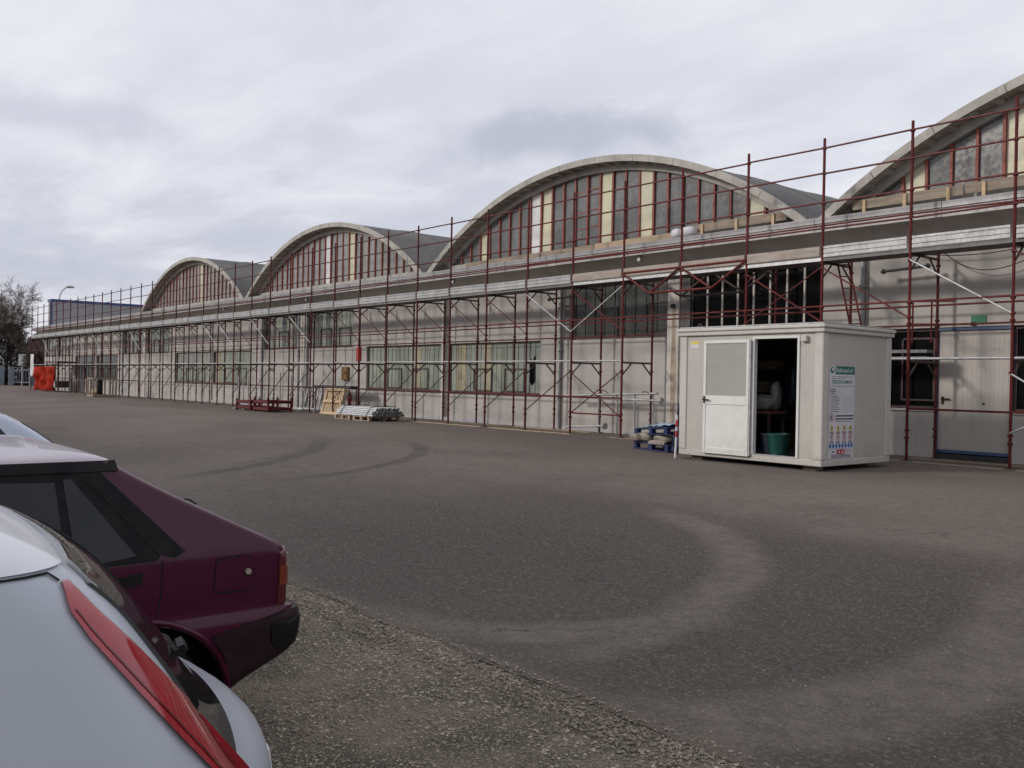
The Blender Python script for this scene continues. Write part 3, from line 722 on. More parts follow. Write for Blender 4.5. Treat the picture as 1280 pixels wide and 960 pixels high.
# ------------------------------------------------------------------ scaffolding
BAY = 1.8; YI = 1.07
sc = thing('scaffolding', 'long dark red tube scaffolding standing along the whole hall front', 'scaffolding', (-32., 0, 0))
K0, K1 = -4, 39
RT = .028
R3 = random.Random(11)
NOFOOT = {4}
def px(k): return -BAY * k
plate = boxmesh(.15, .15, .012, 'dark_steel')
for k in range(K0, K1 + 1):
    x = px(k)
    if k in NOFOOT:
        tube('post', (x, 0, 3.45), (x, 0, 4.22), RT, 'red_bright', sc, 8, (.5,))
    else:
        m = 'red_bright' if k < 6 else 'red_tube'
        p = tube('post', (x, 0, .015), (x, 0, 2.02), RT, m, sc, 8, (.42, .56, 1.62))
        b = link('base_plate', plate, p, (x, 0, .02))
        b.rotation_mode = 'QUATERNION'
        tube('post', (x, 0, 2.02), (x, 0, 4.22), RT, m, sc, 8, (.5, .62, .88, 1.66))
        pi_ = tube('post', (x, YI, .015), (x, YI, 2.02), RT, 'red_tube', sc, 8, (.42, .56, 1.62))
        link('base_plate', plate, pi_, (x, YI, .02))
        tube('post', (x, YI, 2.02), (x, YI, 3.93), RT, 'red_tube', sc, 8, (.5, .62, 1.66))
        for (z, mm) in ((1.84, 'dark_steel'), (3.80, 'dark_steel')):
            tube('transom', (x, .0, z), (x, YI, z), .024, mm, sc)
            tube('knee_brace', (x, .02, z - .30), (x, .33, z - .02), .019, mm, sc, 6)
            tube('knee_brace', (x, YI - .02, z - .30), (x, YI - .33, z - .02), .019, mm, sc, 6)
    # upper lift: single outer posts with rail cups
    dz = R3.uniform(-.03, .03)
    tube('post', (x, 0, 4.22), (x, 0, 6.25 + dz), RT, 'red_bright' if k < 8 else 'red_tube', sc, 8, (.26, .75, 1.34, 1.84))
    if k == K1: break
    x2 = px(k + 1)
    mr = 'red_bright' if k < 8 else 'red_tube'
    for z, y in ((4.47, -.03), (4.53, .03), (4.98, -.03), (5.56, -.03), (6.06, -.03)):
        tube('guardrail', (x, y, z + R3.uniform(-.012, .012)), (x2, y, z + R3.uniform(-.012, .012)), .019, mr, sc, 6)
    # lower ledgers
    tube('ledger', (x, -.03, 2.93), (x2, -.03, 2.93), .019, mr, sc, 6)
    tube('ledger', (x, YI - .03, 2.93), (x2, YI - .03, 2.93), .019, mr, sc, 6)
    if k not in (3, 4):
        tube('ledger', (x, YI + .03, 2.56), (x2, YI + .03, 2.56), .019, mr, sc, 6)
        if k not in (2, 1, 0):
            tube('ledger', (x, YI + .03, .93), (x2, YI + .03, .93), .019, mr, sc, 6)
            if 5 <= k <= 9 or R3.random() < .5: tube('ledger', (x, -.03, .97), (x2, -.03, .97), .019, mr, sc, 6)
        elif k < 1: tube('ledger', (x, -.03, .97), (x2, -.03, .97), .019, mr, sc, 6)
    if k not in (2, 3, 4): tube('walkway_bearer', (x, .03, 1.885), (x2, .03, 1.885), .024, 'galvanized_old', sc)
    if k == 5: tube('ledger', (x, -.03, .55), (x2, -.03, .55), .019, mr, sc, 6)
    # upper diagonals: fall towards smaller k
    white = {0, 6, 14, 16, 18, 19, 25, 29, 31, 36}
    if k in (2, 5):
        tube('diagonal_brace', (x2, -.03, 3.70), (x, -.03, 2.64), .017, mr, sc, 6)
        tube('diagonal_brace', (x, -.045, 3.70), (x2, -.045, 2.64), .014, 'galvanized' if k == 5 else mr, sc, 6)
    elif k not in (3, 4):
        tube('diagonal_brace', (x2, -.03, 3.70), (x, -.03, 2.64), .015, 'galvanized' if k in white else mr, sc, 6)
    if k == 5:
        tube('diagonal_brace', (x2, -.03, .52), (x, -.03, 1.62), .016, 'red_tube', sc, 6)
        tube('diagonal_brace', (x, -.045, .52), (x2, -.045, 1.62), .016, 'red_tube', sc, 6)
    elif k > 5: tube('diagonal_brace', (x2, -.03, .52), (x, -.03, 1.62), .016, 'dark_steel' if k > 7 else 'red_tube', sc, 6)
    elif k < 0: tube('diagonal_brace', (x, -.03, .52), (x2, -.03, 1.62), .016, 'galvanized', sc, 6)
tube('diagonal_brace', (0, -.03, .62), (1.8, -.03, 1.5), .016, 'galvanized', sc, 6)
# toe boards and decks
tp = [(0, -.085), (-.022, -.085), (-.022, -.035), (-.004, -.03), (-.004, -.012), (-.022, -.007), (-.022, .06), (-.004, .065), (-.004, .083), (-.022, .088), (-.022, .128), (-.006, .135), (0, .13)]
toe_s = extrude_x(tp, BAY - .10, 'toe_steel')
EP = [(-.03, -.035), (-.03, .03), (.0, .03), (.0, -.025), (.5, -.025), (.5, -.035)]
edge = extrude_x(EP, BAY - .012, 'galvanized'); edge2 = extrude_x(EP, BAY - .012, 'dark_deck_metal')
dk = boxmesh(BAY - .03, .23, .05, 'dark_steel')
for k in range(K0, K1):
    x2 = px(k + 1)
    timber = k in (2, 3, 4, 5)
    if timber:
        t = box('toe_board', (x2 + .04, -.05, 3.925), (x2 + BAY - .04, -.022, 4.115), 'toe_timber', sc); t['label'] = 'weathered timber toe board'
    else:
        t = link('toe_board', toe_s, sc, (x2 + .05, -.03, 3.985 + R3.uniform(-.012, .012))); t.rotation_euler = (0, R3.uniform(-.006, .006), 0)
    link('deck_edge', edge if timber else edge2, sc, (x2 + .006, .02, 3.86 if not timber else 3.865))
    for j in range(2): link('deck_plank', dk, sc, ((px(k) + x2) / 2, .17 + j * .235, 3.845))
# lattice girder bridging the bay behind the site office
for y, mm in ((-.05, 'red_bright'), (YI, 'dark_steel')):
    for a, b in (((px(5), 4.0), (px(3), 4.0)), ((px(5) + .88, 3.47), (px(3) - .88, 3.47)), ((px(5), 3.99), (px(5) + .9, 3.47)), ((px(5) + .9, 3.47), (px(4), 4.0)), ((px(4), 4.0), (px(3) - .9, 3.47)), ((px(3) - .9, 3.47), (px(3), 3.99))):
        tube('girder_bar', (a[0], y, a[1]), (b[0], y, b[1]), .027, mm, sc)
# clamp bracket tubes tying to the wall
for x in (-12.9, -31.6, -2.9): 
    tube('wall_tie', (x - .05, YI, 3.66), (x + .95, YI - .02, 3.70), .03, 'black_steel', sc, 8, (.05, .6, .95))
# guard gate inside the right bays
for a, b in (((-1.99, 2.98), (-1.99, 2.2)), ((-1.63, 2.98), (-1.63, 2.2)), ((-1.99, 2.98), (-1.2, 2.94)), ((-1.99, 2.55), (-1.2, 2.52))):
    tube('gate_bar', (a[0], .5, a[1]), (b[0], .5, b[1]), .017, 'red_bright', sc, 6)
box('deck_plank', (-3.5, .72, 2.02), (-1.82, 1.02, 2.08), 'dark_deck_metal', sc)
box('deck_plank', (-3.5, .72, 1.89), (-1.82, 1.02, 1.95), 'dark_deck_metal', sc)
# tubes stored upright at the far end, hung tarp
# ladder
ld = thing('ladder', 'short dark red ladder hanging inside the scaffold above the site office', 'ladder', (-3.3, .5, 2.5))
tube('stile', (-3.60, .5, 3.95), (-3.24, .5, 2.45), .02, 'red_bright', ld); tube('stile', (-3.36, .5, 3.93), (-3.0, .5, 2.45), .02, 'red_bright', ld)
for i in range(6):
    f = .1 + i * .16; tube('rung', (-3.60 + .36 * f, .5, 3.95 - 1.5 * f), (-3.36 + .36 * f, .5, 3.93 - 1.48 * f), .013, 'red_bright', ld, 6)

# sole planks under the feet
GP = 'sole planks under the scaffold feet'
PL = [(-17.9, -14.3, -.12, 'wood_board'), (-14.0, -10.6, -.10, 'wood_board'), (-14.2, -11.0, 1.0, 'wood_board'), (-17.8, -14.8, 1.02, 'wood_old'),
      (-2.3, .6, -.02, 'wood_old'), (-2.2, .9, .95, 'wood_old'), (-9.3, -8.5, -.05, 'wood_old'), (-21.8, -19.2, .55, 'wood_old')]
LB = ['pale timber plank under the scaffold feet by the low window', 'pale timber plank under scaffold feet beside the leaning barrier', 'pale timber plank along the wall foot behind the scaffold feet',
      'grey timber plank along the wall foot under the low window', 'dark timber plank under the scaffold feet right of the office', 'dark timber plank at the foot of the door', 'short board under a scaffold foot near the blue pallets', 'grey timber plank behind the bundle of steel tubes']
for (a, b, y, m), lb in zip(PL, LB):
    q = box('plank', (a, y - .11, .002), (b, y + .11, .012), m); q.rotation_euler = (0, 0, R3.uniform(-.015, .015)); tag(q, lb, 'plank', GP)
# long boards standing on the canopy in front of the gable glazing
GB = 'timber boards along the canopy edge'
for (a, b, y, z, lb) in ((-16.6, -13.1, .85, 4.80, 'grey timber board on the canopy under the wide arch, farthest from the office'), (-13.0, -10.9, .84, 4.80, 'dirty timber board on the canopy below the pale yellow gable panes'), (-10.85, -8.1, .82, 4.81, 'light brown timber board on the canopy beside the white sacks'),
                        (-7.5, -4.95, .74, 4.90, 'timber board on battens at the end of the wide arch'), (-3.4, -1.2, .74, 4.90, 'timber board on battens at the foot of the next arch'), (-1.15, 1.6, .73, 4.91, 'timber board on battens under the next arch glazing')):
    bo = thing('timber_board', lb, 'board', ((a + b) / 2, y, z if z < 4.85 else 4.80), GB)
    box('board', (a, y - .015, z), (b, y + .015, z + .19), 'wood_old' if z > 4.85 or a < -11 else 'wood_board', bo, .003)
    for f in (.12, .5, .88): box('batten', (a + f * (b - a) - .03, y - .055, 4.80), (a + f * (b - a) + .03, y - .016, z + .17), 'wood_new', bo) if z > 4.85 else None
for x, w, h, lb in ((-7.86, .30, .23, 'white sack on the canopy, at the board end'), (-7.52, .42, .24, 'crumpled white sack on the canopy, the wider of two')):
    tag(lump('sack', (x, .62, 4.80), (w, .28, h), 'white_sack', None, int(x * 10), .12), lb, 'sack', 'white sacks on the canopy')
# coloured fittings on scaffold and wall
e = thing('green_exit_sign', 'small green sign with a dark lamp above the ribbed door', 'sign', (-1.17, YW - .01, 2.58))
box('plate', (-1.31, YW - .014, 2.575), (-1.03, YW - .002, 2.735), 'green_sign', e); 
box('lamp', (-1.31, YW - .05, 2.55), (-1.22, YW - .016, 2.61), 'black_plastic', e, .01)
V = []
for i, (pts, lb) in enumerate(((((-2.4, 3.98), (-1.6, 3.87), (-.8, 3.85), (.2, 4.0)), 'upper black cable sagging under the canopy over the door'), (((-1.75, 3.93), (-1.45, 3.68), (-1.05, 3.53), (-.6, 3.56), (-.1, 3.75), (.4, 4.0)), 'lower black cable sagging in a loop over the door'))):
    P = np.array(pts); t = np.linspace(0, len(P) - 1, 22); xs_ = np.interp(t, range(len(P)), P[:, 0]); zs_ = np.interp(t, range(len(P)), P[:, 1])
    for _ in range(6): zs_[1:-1] = (zs_[:-2] + zs_[1:-1] * 2 + zs_[2:]) / 4
    tag(wire('cable', [(a, YI + .14, c) for a, c in zip(xs_, zs_)], .009, 'black_plastic'), lb, 'cable')
q = tag(box('red_sleeve', (-21.68, -.07, 1.93), (-21.52, .07, 2.42), 'hydrant_red', None, .01), 'bright red sleeve wrapped round a scaffold post near the hydrant', 'sleeve')
cab = thing('hose_cabinet', 'ochre fire hose cabinet on the hall wall beside the red hydrant', 'cabinet', (-24.9, YW, 1.2))
box('body', (-25.15, YW - .1, 1.25), (-24.7, YW + .0, 1.76), 'ochre_cabinet', cab, .01); box('door', (-25.12, YW - .112, 1.28), (-24.73, YW - .101, 1.73), 'ochre_cabinet', cab, .004)
box('handle', (-24.80, YW - .13, 1.48), (-24.77, YW - .113, 1.56), 'black_plastic', cab)
hy = thing('fire_hydrant', 'red pillar fire hydrant standing at the wall behind the pallet', 'hydrant', (-24.1, 1.08, 0))
lathe('barrel', [(0, .11), (.03, .11), (.035, .07), (.45, .065), (.47, .09), (.52, .09), (.54, .07), (.7, .075), (.74, .06), (.8, .03), (.81, .0)], 'hydrant_red', hy, (-24.1, 1.08, 0))
for a in (-.15, .03): tube('outlet', (-24.1 + (a if a < 0 else .08), 1.08, .6), (-24.1 + (a + .07 if a < 0 else .15), 1.08, .6), .042, 'hydrant_red', hy, 10)
lathe('bonnet_nut', [(.8, .028), (.85, .028), (.85, 0)], 'hydrant_red', hy, (-24.1, 1.08, 0), 6)

# ------------------------------------------------------------------ site office
OX, OY, OL, OW, OZ, OH = -1.436, -3.374, 2.885, 2.095, .08, 2.25
off = thing('site_office', 'cream site office cabin with open white door and wide roof rim', 'site office', (OX - OL / 2, OY + OW / 2, 0))
xa, xb, ya, yb = OX - OL, OX, OY, OY + OW
z0, z1 = OZ, OZ + OH
T = .05; ZF, ZR = z0 + .10, z1 - .13
for nm, a, b in (('base_rail', (xa, ya, z0), (xb, ya + .09, ZF)), ('base_rail', (xa, yb - .09, z0), (xb, yb, ZF)), ('base_rail', (xa, ya + .091, z0), (xa + .09, yb - .091, ZF)), ('base_rail', (xb - .09, ya + .091, z0), (xb, yb - .091, ZF))):
    box(nm, a, b, 'office_trim', off, .008)
for x in (xa, xb - .15):
    for y in (ya, yb - .15): box('corner_post', (x - .004, y - .004, ZF + .001), (x + .154, y + .154, ZR), 'office_trim', off, .012)
def fx(s): return xa + s
DO0, DO1, DZ0, DZ1 = fx(1.60), fx(2.42), ZF + .02, 2.115
# front wall pieces round the doorway
for a, b, c, d in ((xa + .152, DO0 - .04, ZF, ZR), (DO1 + .04, xb - .152, ZF, ZR), (DO0 - .039, DO1 + .039, DZ1 + .045, ZR)):
    box('front_panel', (a, ya + .02, c + .001), (b, ya + .02 + T, d), 'office_wall', off)
for a, b, c, d in ((DO0 - .042, DO0, ZF, DZ1 + .044), (DO1, DO1 + .042, ZF, DZ1 + .044), (DO0 + .001, DO1 - .001, DZ1, DZ1 + .044)):
    box('door_frame', (a, ya - .006, c + .002), (b, ya + .085, d), 'office_white', off, .004)
box('threshold', (DO0 + .001, ya + .002, ZF + .001), (DO1 - .001, ya + .1, ZF + .02), 'galvanized_old', off)
box('side_panel', (xb - .02 - T, ya + .152, ZF + .001), (xb - .02, yb - .152, ZR), 'office_wall', off)
box('side_panel', (xa + .02, ya + .152, ZF + .001), (xa + .02 + T, yb - .152, ZR), 'office_wall', off)
box('rear_panel', (xa + .152, yb - .02 - T, ZF + .001), (xb - .152, yb - .02, ZR), 'office_wall', off)
box('floor', (xa + .09, ya + .091, ZF - .03), (xb - .09, yb - .091, ZF - .002), 'office_floor', off)
for a, b in (((xa + .075, yb - .085, ZF), (xb - .075, yb - .073, ZR)), ((xa + .072, ya + .09, ZF), (xa + .084, yb - .09, ZR)), ((xb - .084, ya + .09, ZF), (xb - .072, yb - .09, ZR)), ((xa + .09, ya + .09, ZR - .02), (xb - .09, yb - .09, ZR - .002)), ((xa + .16, ya + .0715, ZF), (DO0 - .045, ya + .08, ZR - .03)), ((DO1 + .045, ya + .0715, ZF), (xb - .16, ya + .08, ZR - .03))): box('shade_lining', a, b, 'office_inner_shade', off)  # dark sheets added to put interior shade into the wall colour
# stepped roof rim, each side a length of profile
def rim(nm, a, b, o1, dz0, dz1): box(nm, a, b, 'office_trim', off, .01)
e1, e2 = .035, .055
box('roof_rim', (xa - e1, ya - e1, ZR + .001), (xb + e1, yb + e1, ZR + .07), 'office_trim', off, .012)
box('roof_rim', (xa - e2, ya - e2, ZR + .072), (xb + e2, yb + e2, z1), 'office_trim', off, .014)
box('roof', (xa - .02, ya - .02, z1 + .001), (xb + .02, yb + .02, z1 + .03), 'galvanized_old', off, .008)
for x, y in ((xa + .35, ya + .1), (xb - .5, ya + 1.5)):
    wire('lifting_eye', [(x + .05 * math.cos(a), y, z1 + .03 + .055 * math.sin(a)) for a in np.linspace(0, math.pi, 9)], .012, 'dark_steel', off)
for x in (xa + .3, xb - .3):
    for y in (ya + .25, yb - .25): box('foot', (x - .12, y - .1, .002), (x + .12, y + .1, z0 - .001), 'wood_old', off)
box('junction_box', (fx(2.505), ya - .055, 2.055), (fx(2.61), ya + .018, 2.15), 'office_trim', off, .01)
st = box('sticker', (fx(.235), ya + .0155, 2.055), (fx(.41), ya + .019, 2.10), 'sticker_yellow', off)
box('sticker', (fx(.235), ya + .0155, 1.985), (fx(.41), ya + .019, 2.053), 'sign_white', off)
# the door leaf, folded back against the front
lx0, lx1, ly = fx(.58), fx(1.535), ya - .06
leaf = box('door', (lx0 + .01, ly + .012, .17), (lx1 - .01, ly + .028, 1.02), 'office_white', off)
leaf['label'] = 'white door leaf with frosted upper pane, folded back'
for a, b in (((lx0, .145), (lx0 + .055, 2.11)), ((lx1 - .055, .145), (lx1, 2.11)), ((lx0 + .056, 2.055), (lx1 - .056, 2.11)), ((lx0 + .056, .145), (lx1 - .056, .25)), ((lx0 + .056, 1.0), (lx1 - .056, 1.15))):
    box('door_rail', (a[0], ly, a[1]), (b[0], ly + .042, b[1]), 'office_white', leaf, .005)
box('pane', (lx0 + .05, ly + .014, 1.14), (lx1 - .05, ly + .024, 2.06), 'frosted_pane', leaf)
box('handle_plate', (lx0 + .012, ly - .008, 1.02), (lx0 + .045, ly + .0, 1.14), 'black_plastic', leaf)
tube('handle', (lx0 + .03, ly - .04, 1.08), (lx0 + .16, ly - .04, 1.075), .012, 'black_plastic', leaf); tube('handle_stem', (lx0 + .03, ly, 1.08), (lx0 + .03, ly - .045, 1.08), .013, 'black_plastic', leaf)
for z in (.35, 1.05, 1.85): tube('hinge', (lx1 + .018, ly + .035, z), (lx1 + .018, ly + .035, z + .12), .016, 'galvanized_old', leaf)
box('door_edge', (lx1 + .001, ly + .01, .16), (lx1 + .026, ly + .06, 2.1), 'galvanized_old', leaf)
# contents
GI = None
sh = thing('shelf_unit', 'dark steel shelf unit inside the site office', 'shelf', (fx(1.9), yb - .4, ZF))
for z in (.75, 1.2, 1.62): box('shelf', (fx(.5), yb - .55, z), (fx(2.7), yb - .09, z + .025), 'dark_shelf', sh)
for x in (fx(.52), fx(1.62), fx(2.68)): box('upright', (x - .02, yb - .11, ZF), (x + .02, yb - .085, 2.), 'dark_steel', sh)
for x in (fx(.52), fx(1.62), fx(2.68)): box('upright', (x - .02, yb - .58, ZF), (x + .02, yb - .552, 2.), 'dark_steel', sh)
tag(box('carton', (fx(.52), yb - .55, 1.646), (fx(.92), yb - .25, 1.81), 'cardboard', None, .005), 'pale brown carton on the upper shelf inside the office', 'carton')
tag(box('carton', (fx(.40), yb - .52, 1.226), (fx(.70), yb - .2, 1.42), 'cardboard', None, .005), 'brown carton half hidden on the middle shelf inside the office', 'carton')
bn = thing('workbench', 'dark workbench inside the site office under the sacks', 'workbench', (fx(1.4), ya + .75, ZF))
box('top', (fx(.5), ya + .5, .86), (fx(1.58), ya + 1.0, .9), 'dark_shelf', bn)
for x in (fx(.55), fx(1.53)):
    for y in (ya + .54, ya + .96): box('leg', (x - .02, y - .02, ZF), (x + .02, y + .02, .859), 'dark_steel', bn)
tag(lump('sack', (fx(1.17), ya + .75, .9), (.66, .44, .30), 'grey_sack', None, 4, .2), 'slumped white sack on the bench inside the office', 'sack')
tag(lump('sack', (fx(1.44), ya + .86, .9), (.16, .2, .50), 'grey_sack', None, 9, .25), 'upright white bag with a pointed top inside the office', 'sack')
def bucket(x, y, m, lb, s=1.):
    t = thing('bucket', lb, 'bucket', (x, y, ZF))
    lathe('body', [(0, 0.0), (0, .105 * s), (.26 * s, .14 * s), (.262 * s, .152 * s), (.285 * s, .152 * s), (.285 * s, .14 * s), (.02, .1 * s), (.02, 0)], m, t, (x, y, ZF), 20, 30)
    wire('handle', [(x + .14 * s * math.cos(a), y - .06 * s * math.sin(a), ZF + .27 * s - .05 * math.sin(a)) for a in np.linspace(0, math.pi, 11)], .005, 'galvanized', t)
bucket(fx(1.94), ya + .24, 'teal_plastic', 'teal plastic bucket just inside the open office doorway', 1.3)
bucket(fx(1.70), ya + .34, 'navy_plastic', 'dark navy bucket behind the door edge inside the office', 1.25)
for x, lb in ((2.2, 'dark coat hanging inside the office beside the shelves'),):
    tag(lump('coat', (fx(1.5), ya + 1.25, .95), (.26, .2, .75), 'navy_plastic', None, 3, .2), lb, 'coat')
# safety notice on the end wall
sg = thing('safety_notice', 'tall white safety notice with green header on the office end wall', 'sign', (xb, ya + .58, .18))
sy0, sy1, sz0, sz1 = ya + .22, ya + .95, .20, 1.675
SX = xb - .019
box('board', (SX, sy0, sz0), (SX + .006, sy1, sz1), 'sign_white', sg)
def slab(nm, a0, b0, a1, b1, m, d=.0068):
    """rectangle on the notice; a across 0..1, b down from top in metres"""
    w = sy1 - sy0
    return box(nm, (SX + .0061, sy0 + a0 * w, sz1 - b1), (SX + d, sy0 + a1 * w, sz1 - b0), m, sg)
slab('header', .22, .0, 1., .13, 'sign_green')
def disc(nm, a, b, r, m, ri=0., d=.0072):
    w = sy1 - sy0; n = 20; V, F = [], []
    for i in range(n):
        t = 2 * math.pi * i / n
        V += [(0, r * math.cos(t), r * math.sin(t)), (0, ri * math.cos(t), ri * math.sin(t))]
    for i in range(n): j = (i + 1) % n; F.append((2 * i, 2 * j, 2 * j + 1, 2 * i + 1))
    return link(nm, mk(nm, V, F, m), sg, (SX + d, sy0 + a * w, sz1 - b))
disc('emblem', .10, .065, .055, 'sign_green'); disc('emblem_mark', .115, .055, .028, 'sign_white', 0., .0078)
def text(s, a, b, size, m, d=.0074, sx=1.):
    cu = bpy.data.curves.new('lettering', 'FONT'); cu.body = s; cu.size = size; cu.align_x = 'LEFT'; cu.align_y = 'CENTER'; cu.offset = size * .012
    ob = bpy.data.objects.new('lettering', cu); COL.objects.link(ob)
    dg = bpy.context.evaluated_depsgraph_get(); me = bpy.data.meshes.new_from_object(ob.evaluated_get(dg))
    bpy.data.objects.remove(ob); me.materials.clear(); me.materials.append(MATS[m])
    for v in me.vertices: v.co.x *= sx
    q = link('lettering', me, sg, (SX + d, sy0 + a * (sy1 - sy0), sz1 - b)); q.rotation_euler = (R(90), 0, R(90))
    return q
text('Bolleraucci srl', .25, .065, .105, 'sign_white', .0076, .83)
text('OPERAZIONI AMIANTI', .07, .255, .08, 'sign_green', .0074, .77)
for i in range(2): slab('print_line', .08, .165 + i * .03, .92 - .3 * i, .172 + i * .03, 'sign_ink')
slab('rule', 0, .318, 1, .324, 'sign_ink')
for i, w in enumerate((.2, .22, .17)): slab('print_line', .03, .365 + i * .034, .03 + w, .379 + i * .034, 'sign_ink')
for i in range(9): slab('print_line', .05, .475 + i * .031, .05 + .28 + .12 * ((i * 37) % 5) / 5, .485 + i * .031, 'sign_ink')
for i in range(9): slab('dotted_rule', .55, .482 + i * .031, .97, .4845 + i * .031, 'sign_ink')
disc('prohibition_ring', .10, .82, .062, 'sign_red', .048); slab('figure', .075, .79, .125, .85, 'sign_ink')
for i in range(2): slab('print_line', .25, .785 + i * .05, .98, .808 + i * .05, 'sign_ink')
slab('print_line', .25, .882, .95, .89, 'sign_ink')
for i in range(4):
    a = .12 + i * .25; w = sy1 - sy0
    V = [(0, -.055, -.05), (0, .055, -.05), (0, 0, .055)]
    link('warning_triangle', mk('warning_triangle', V, [(0, 1, 2)], 'sign_yellow'), sg, (SX + .0072, sy0 + a * w, sz1 - .98))
    slab('warning_mark', a - .02, .96, a + .02, 1.015, 'sign_ink', .0078)
    disc('prohibition_ring', a, 1.135, .055, 'sign_red', .043)
    slab('prohibition_mark', a - .02, 1.11, a + .02, 1.16, 'sign_ink', .0075)
    for j in range(3): slab('print_line', a - .08, 1.045 + j * .014, a + .08, 1.053 + j * .014, 'sign_ink'); slab('print_line', a - .08, 1.2 + j * .014, a + .08, 1.208 + j * .014, 'sign_ink')
for i in range(8): disc('mandatory_disc', .065 + i * .124, 1.275, .036, 'sign_blue')
slab('rule', .0, 1.318, 1, .0 + 1.323, 'sign_blue')
slab('plan_panel', .32, 1.335, .66, 1.405, 'sign_red'); slab('plan_mark', .4, 1.36, .46, 1.39, 'sign_white', .0075); slab('plan_mark', .54, 1.36, .6, 1.39, 'sign_white', .0075)
for i in range(3): slab('print_line', .1, 1.413 + i * .02, .9, 1.424 + i * .02, 'sign_ink'); slab('print_line', .7, 1.34 + i * .02, .96, 1.345 + i * .02, 'sign_red')
slab('print_line', .14, 1.36, .24, 1.38, 'sign_ink')

# ------------------------------------------------------------------ pallets and stacked material
def pallet(label, loc, rot, m, L=1.2, Wd=.8, group=None):
    x, y, z = loc
    t = thing('pallet', label, 'pallet', loc, group)
    for i in range(5):
        yy = y - Wd / 2 + .07 + i * (Wd - .14) / 4
        box('top_board', (x - L / 2, yy - .06, z + .122), (x + L / 2, yy + .06, z + .144), m, t, .003)
    for i in range(3):
        xx = x - L / 2 + .05 + i * (L - .1) / 2
        box('stringer', (xx - .05, y - Wd / 2, z + .1), (xx + .05, y + Wd / 2, z + .1215), m, t, .003)
        for j in range(3):
            yy = y - Wd / 2 + .05 + j * (Wd - .1) / 2
            box('block', (xx - .05, yy - .05, z + .0225), (xx + .05, yy + .05, z + .0995), m, t, .003)
    for j in range(3):
        yy = y - Wd / 2 + .05 + j * (Wd - .1) / 2
        box('bottom_board', (x - L / 2, yy - .05, z), (x + L / 2, yy + .05, z + .022), m, t, .003)
    t.rotation_euler = rot
    return t
GBP = 'blue pallets beside the site office'
pallet('blue pallet lying flat at the bottom of the stack beside the office', (-5.75, -2.05, .004), (0, 0, R(-14)), 'blue_pallet', group=GBP)
pallet('blue pallet tilted on rubble bags atop the stack beside the office', (-5.80, -1.98, .33), (R(3), R(-3.5), R(-16)), 'blue_pallet', group=GBP)
pallet('blue pallet leaning upright against the office end, behind the striped pole', (-4.56, -2.35, .0), (0, R(-80), 0), 'blue_pallet', L=.95, Wd=.75, group=GBP).location = (-4.90, -2.28, .49)
for i, (x, y, s, lb, m) in enumerate(((-6.15, -2.1, (.5, .5, .2), 'flattened rubble sack poking out from between the blue pallets', 'rubble'), (-5.6, -2.2, (.55, .45, .19), 'dusty brown torn sack between the blue pallets near the office', 'rubble'), (-5.75, -1.75, (.7, .4, .2), 'grey sack at the rear between the blue pallets', 'rubble'), (-6.32, -2.25, (.3, .34, .17), 'small burst sack at the outer corner of the blue pallets', 'rubble'))):
    tag(lump('sack', (x, y, .146), s, m, None, i + 20, .3), lb, 'sack', 'sacks between the blue pallets')
q = tag(box('wood_offcut', (-5.75, -2.62, .16), (-5.42, -2.4, .2), 'toe_timber'), 'brown wood offcut lying on the sacks of the blue pallet stack', 'wood offcut'); q.rotation_euler = (.1, .05, .4)
# pale blue plastic sheet on top, crumpled
V, F = [], []; nx, nyy = 26, 16
for i in range(nx):
    for j in range(nyy):
        u, w = i / (nx - 1), j / (nyy - 1)
        V.append(((u - .5) * 1.0, (w - .5) * .66, .05 * mn.noise((u * 4, w * 4, 1)) + .025 * mn.noise((u * 11, w * 11, 3)) + .05))
for i in range(nx - 1):
    for j in range(nyy - 1): a = i * nyy + j; F.append((a, a + nyy, a + nyy + 1, a + 1))
q = link('plastic_sheet', mk('plastic_sheet', V, F, 'pale_blue_sheet', 60), None, (-5.72, -1.98, .475)); q.rotation_euler = (R(3), R(-3.5), R(-16))
md = q.modifiers.new('thickness', 'SOLIDIFY'); md.thickness = .006
tag(q, 'crumpled pale blue plastic sheet on top of the blue pallets', 'sheet')
sp = thing('striped_pole', 'red and white striped pole leaning at the left corner of the office', 'pole', (-4.93, -3.18, 0))
px0, px1 = Vector((-4.86, -3.2, 0.0)), Vector((-4.62, -3.45, .95))
px0, px1 = Vector((-4.365, -3.41, .0)), Vector((-4.36, -3.385, .78))
cols = ['sign_white', 'sign_white', 'sign_red', 'sign_white', 'sign_red', 'sign_white']
hs = [0, .30, .46, .60, .68, .84, .95]
for i in range(6):
    a = px0.lerp(px1, hs[i] / .95); b = px0.lerp(px1, hs[i + 1] / .95); tube('stripe', a, b, .02, cols[i], sp, 10)
# light timber pallet leaning on the bench
t = thing('pallet', 'clean light timber pallet leaning upright in front of the dark bench', 'pallet', (-23.5, -.08, 0))
X0, X1, H_ = -24.15, -22.9, .98
for z in (0., .44, .88): box('rail', (X0, -.10, z), (X1, -.075, z + .10), 'wood_new', t, .003)
for x in (X0, X1 - .1): box('rail', (x, -.074, .0), (x + .1, -.02, H_), 'wood_new', t, .003)
for i in range(9): x = X0 + .13 + i * .115; box('slat', (x, -.019, .0), (x + .075, .003, H_), 'wood_new', t, .003)
for x in (X0 + .0, (X0 + X1) / 2 - .05, X1 - .1):
    for z in (0., .44, .88): box('block', (x, .004, z), (x + .1, .08, z + .1), 'wood_board', t, .003)
t.rotation_euler = (R(-15), 0, R(3))
wb = thing('workbench', 'long dark steel bench standing under the scaffold behind the pallet', 'workbench', (-24.3, .6, 0))
box('top', (-25.75, .42, .93), (-22.9, .8, 1.04), 'black_steel', wb)
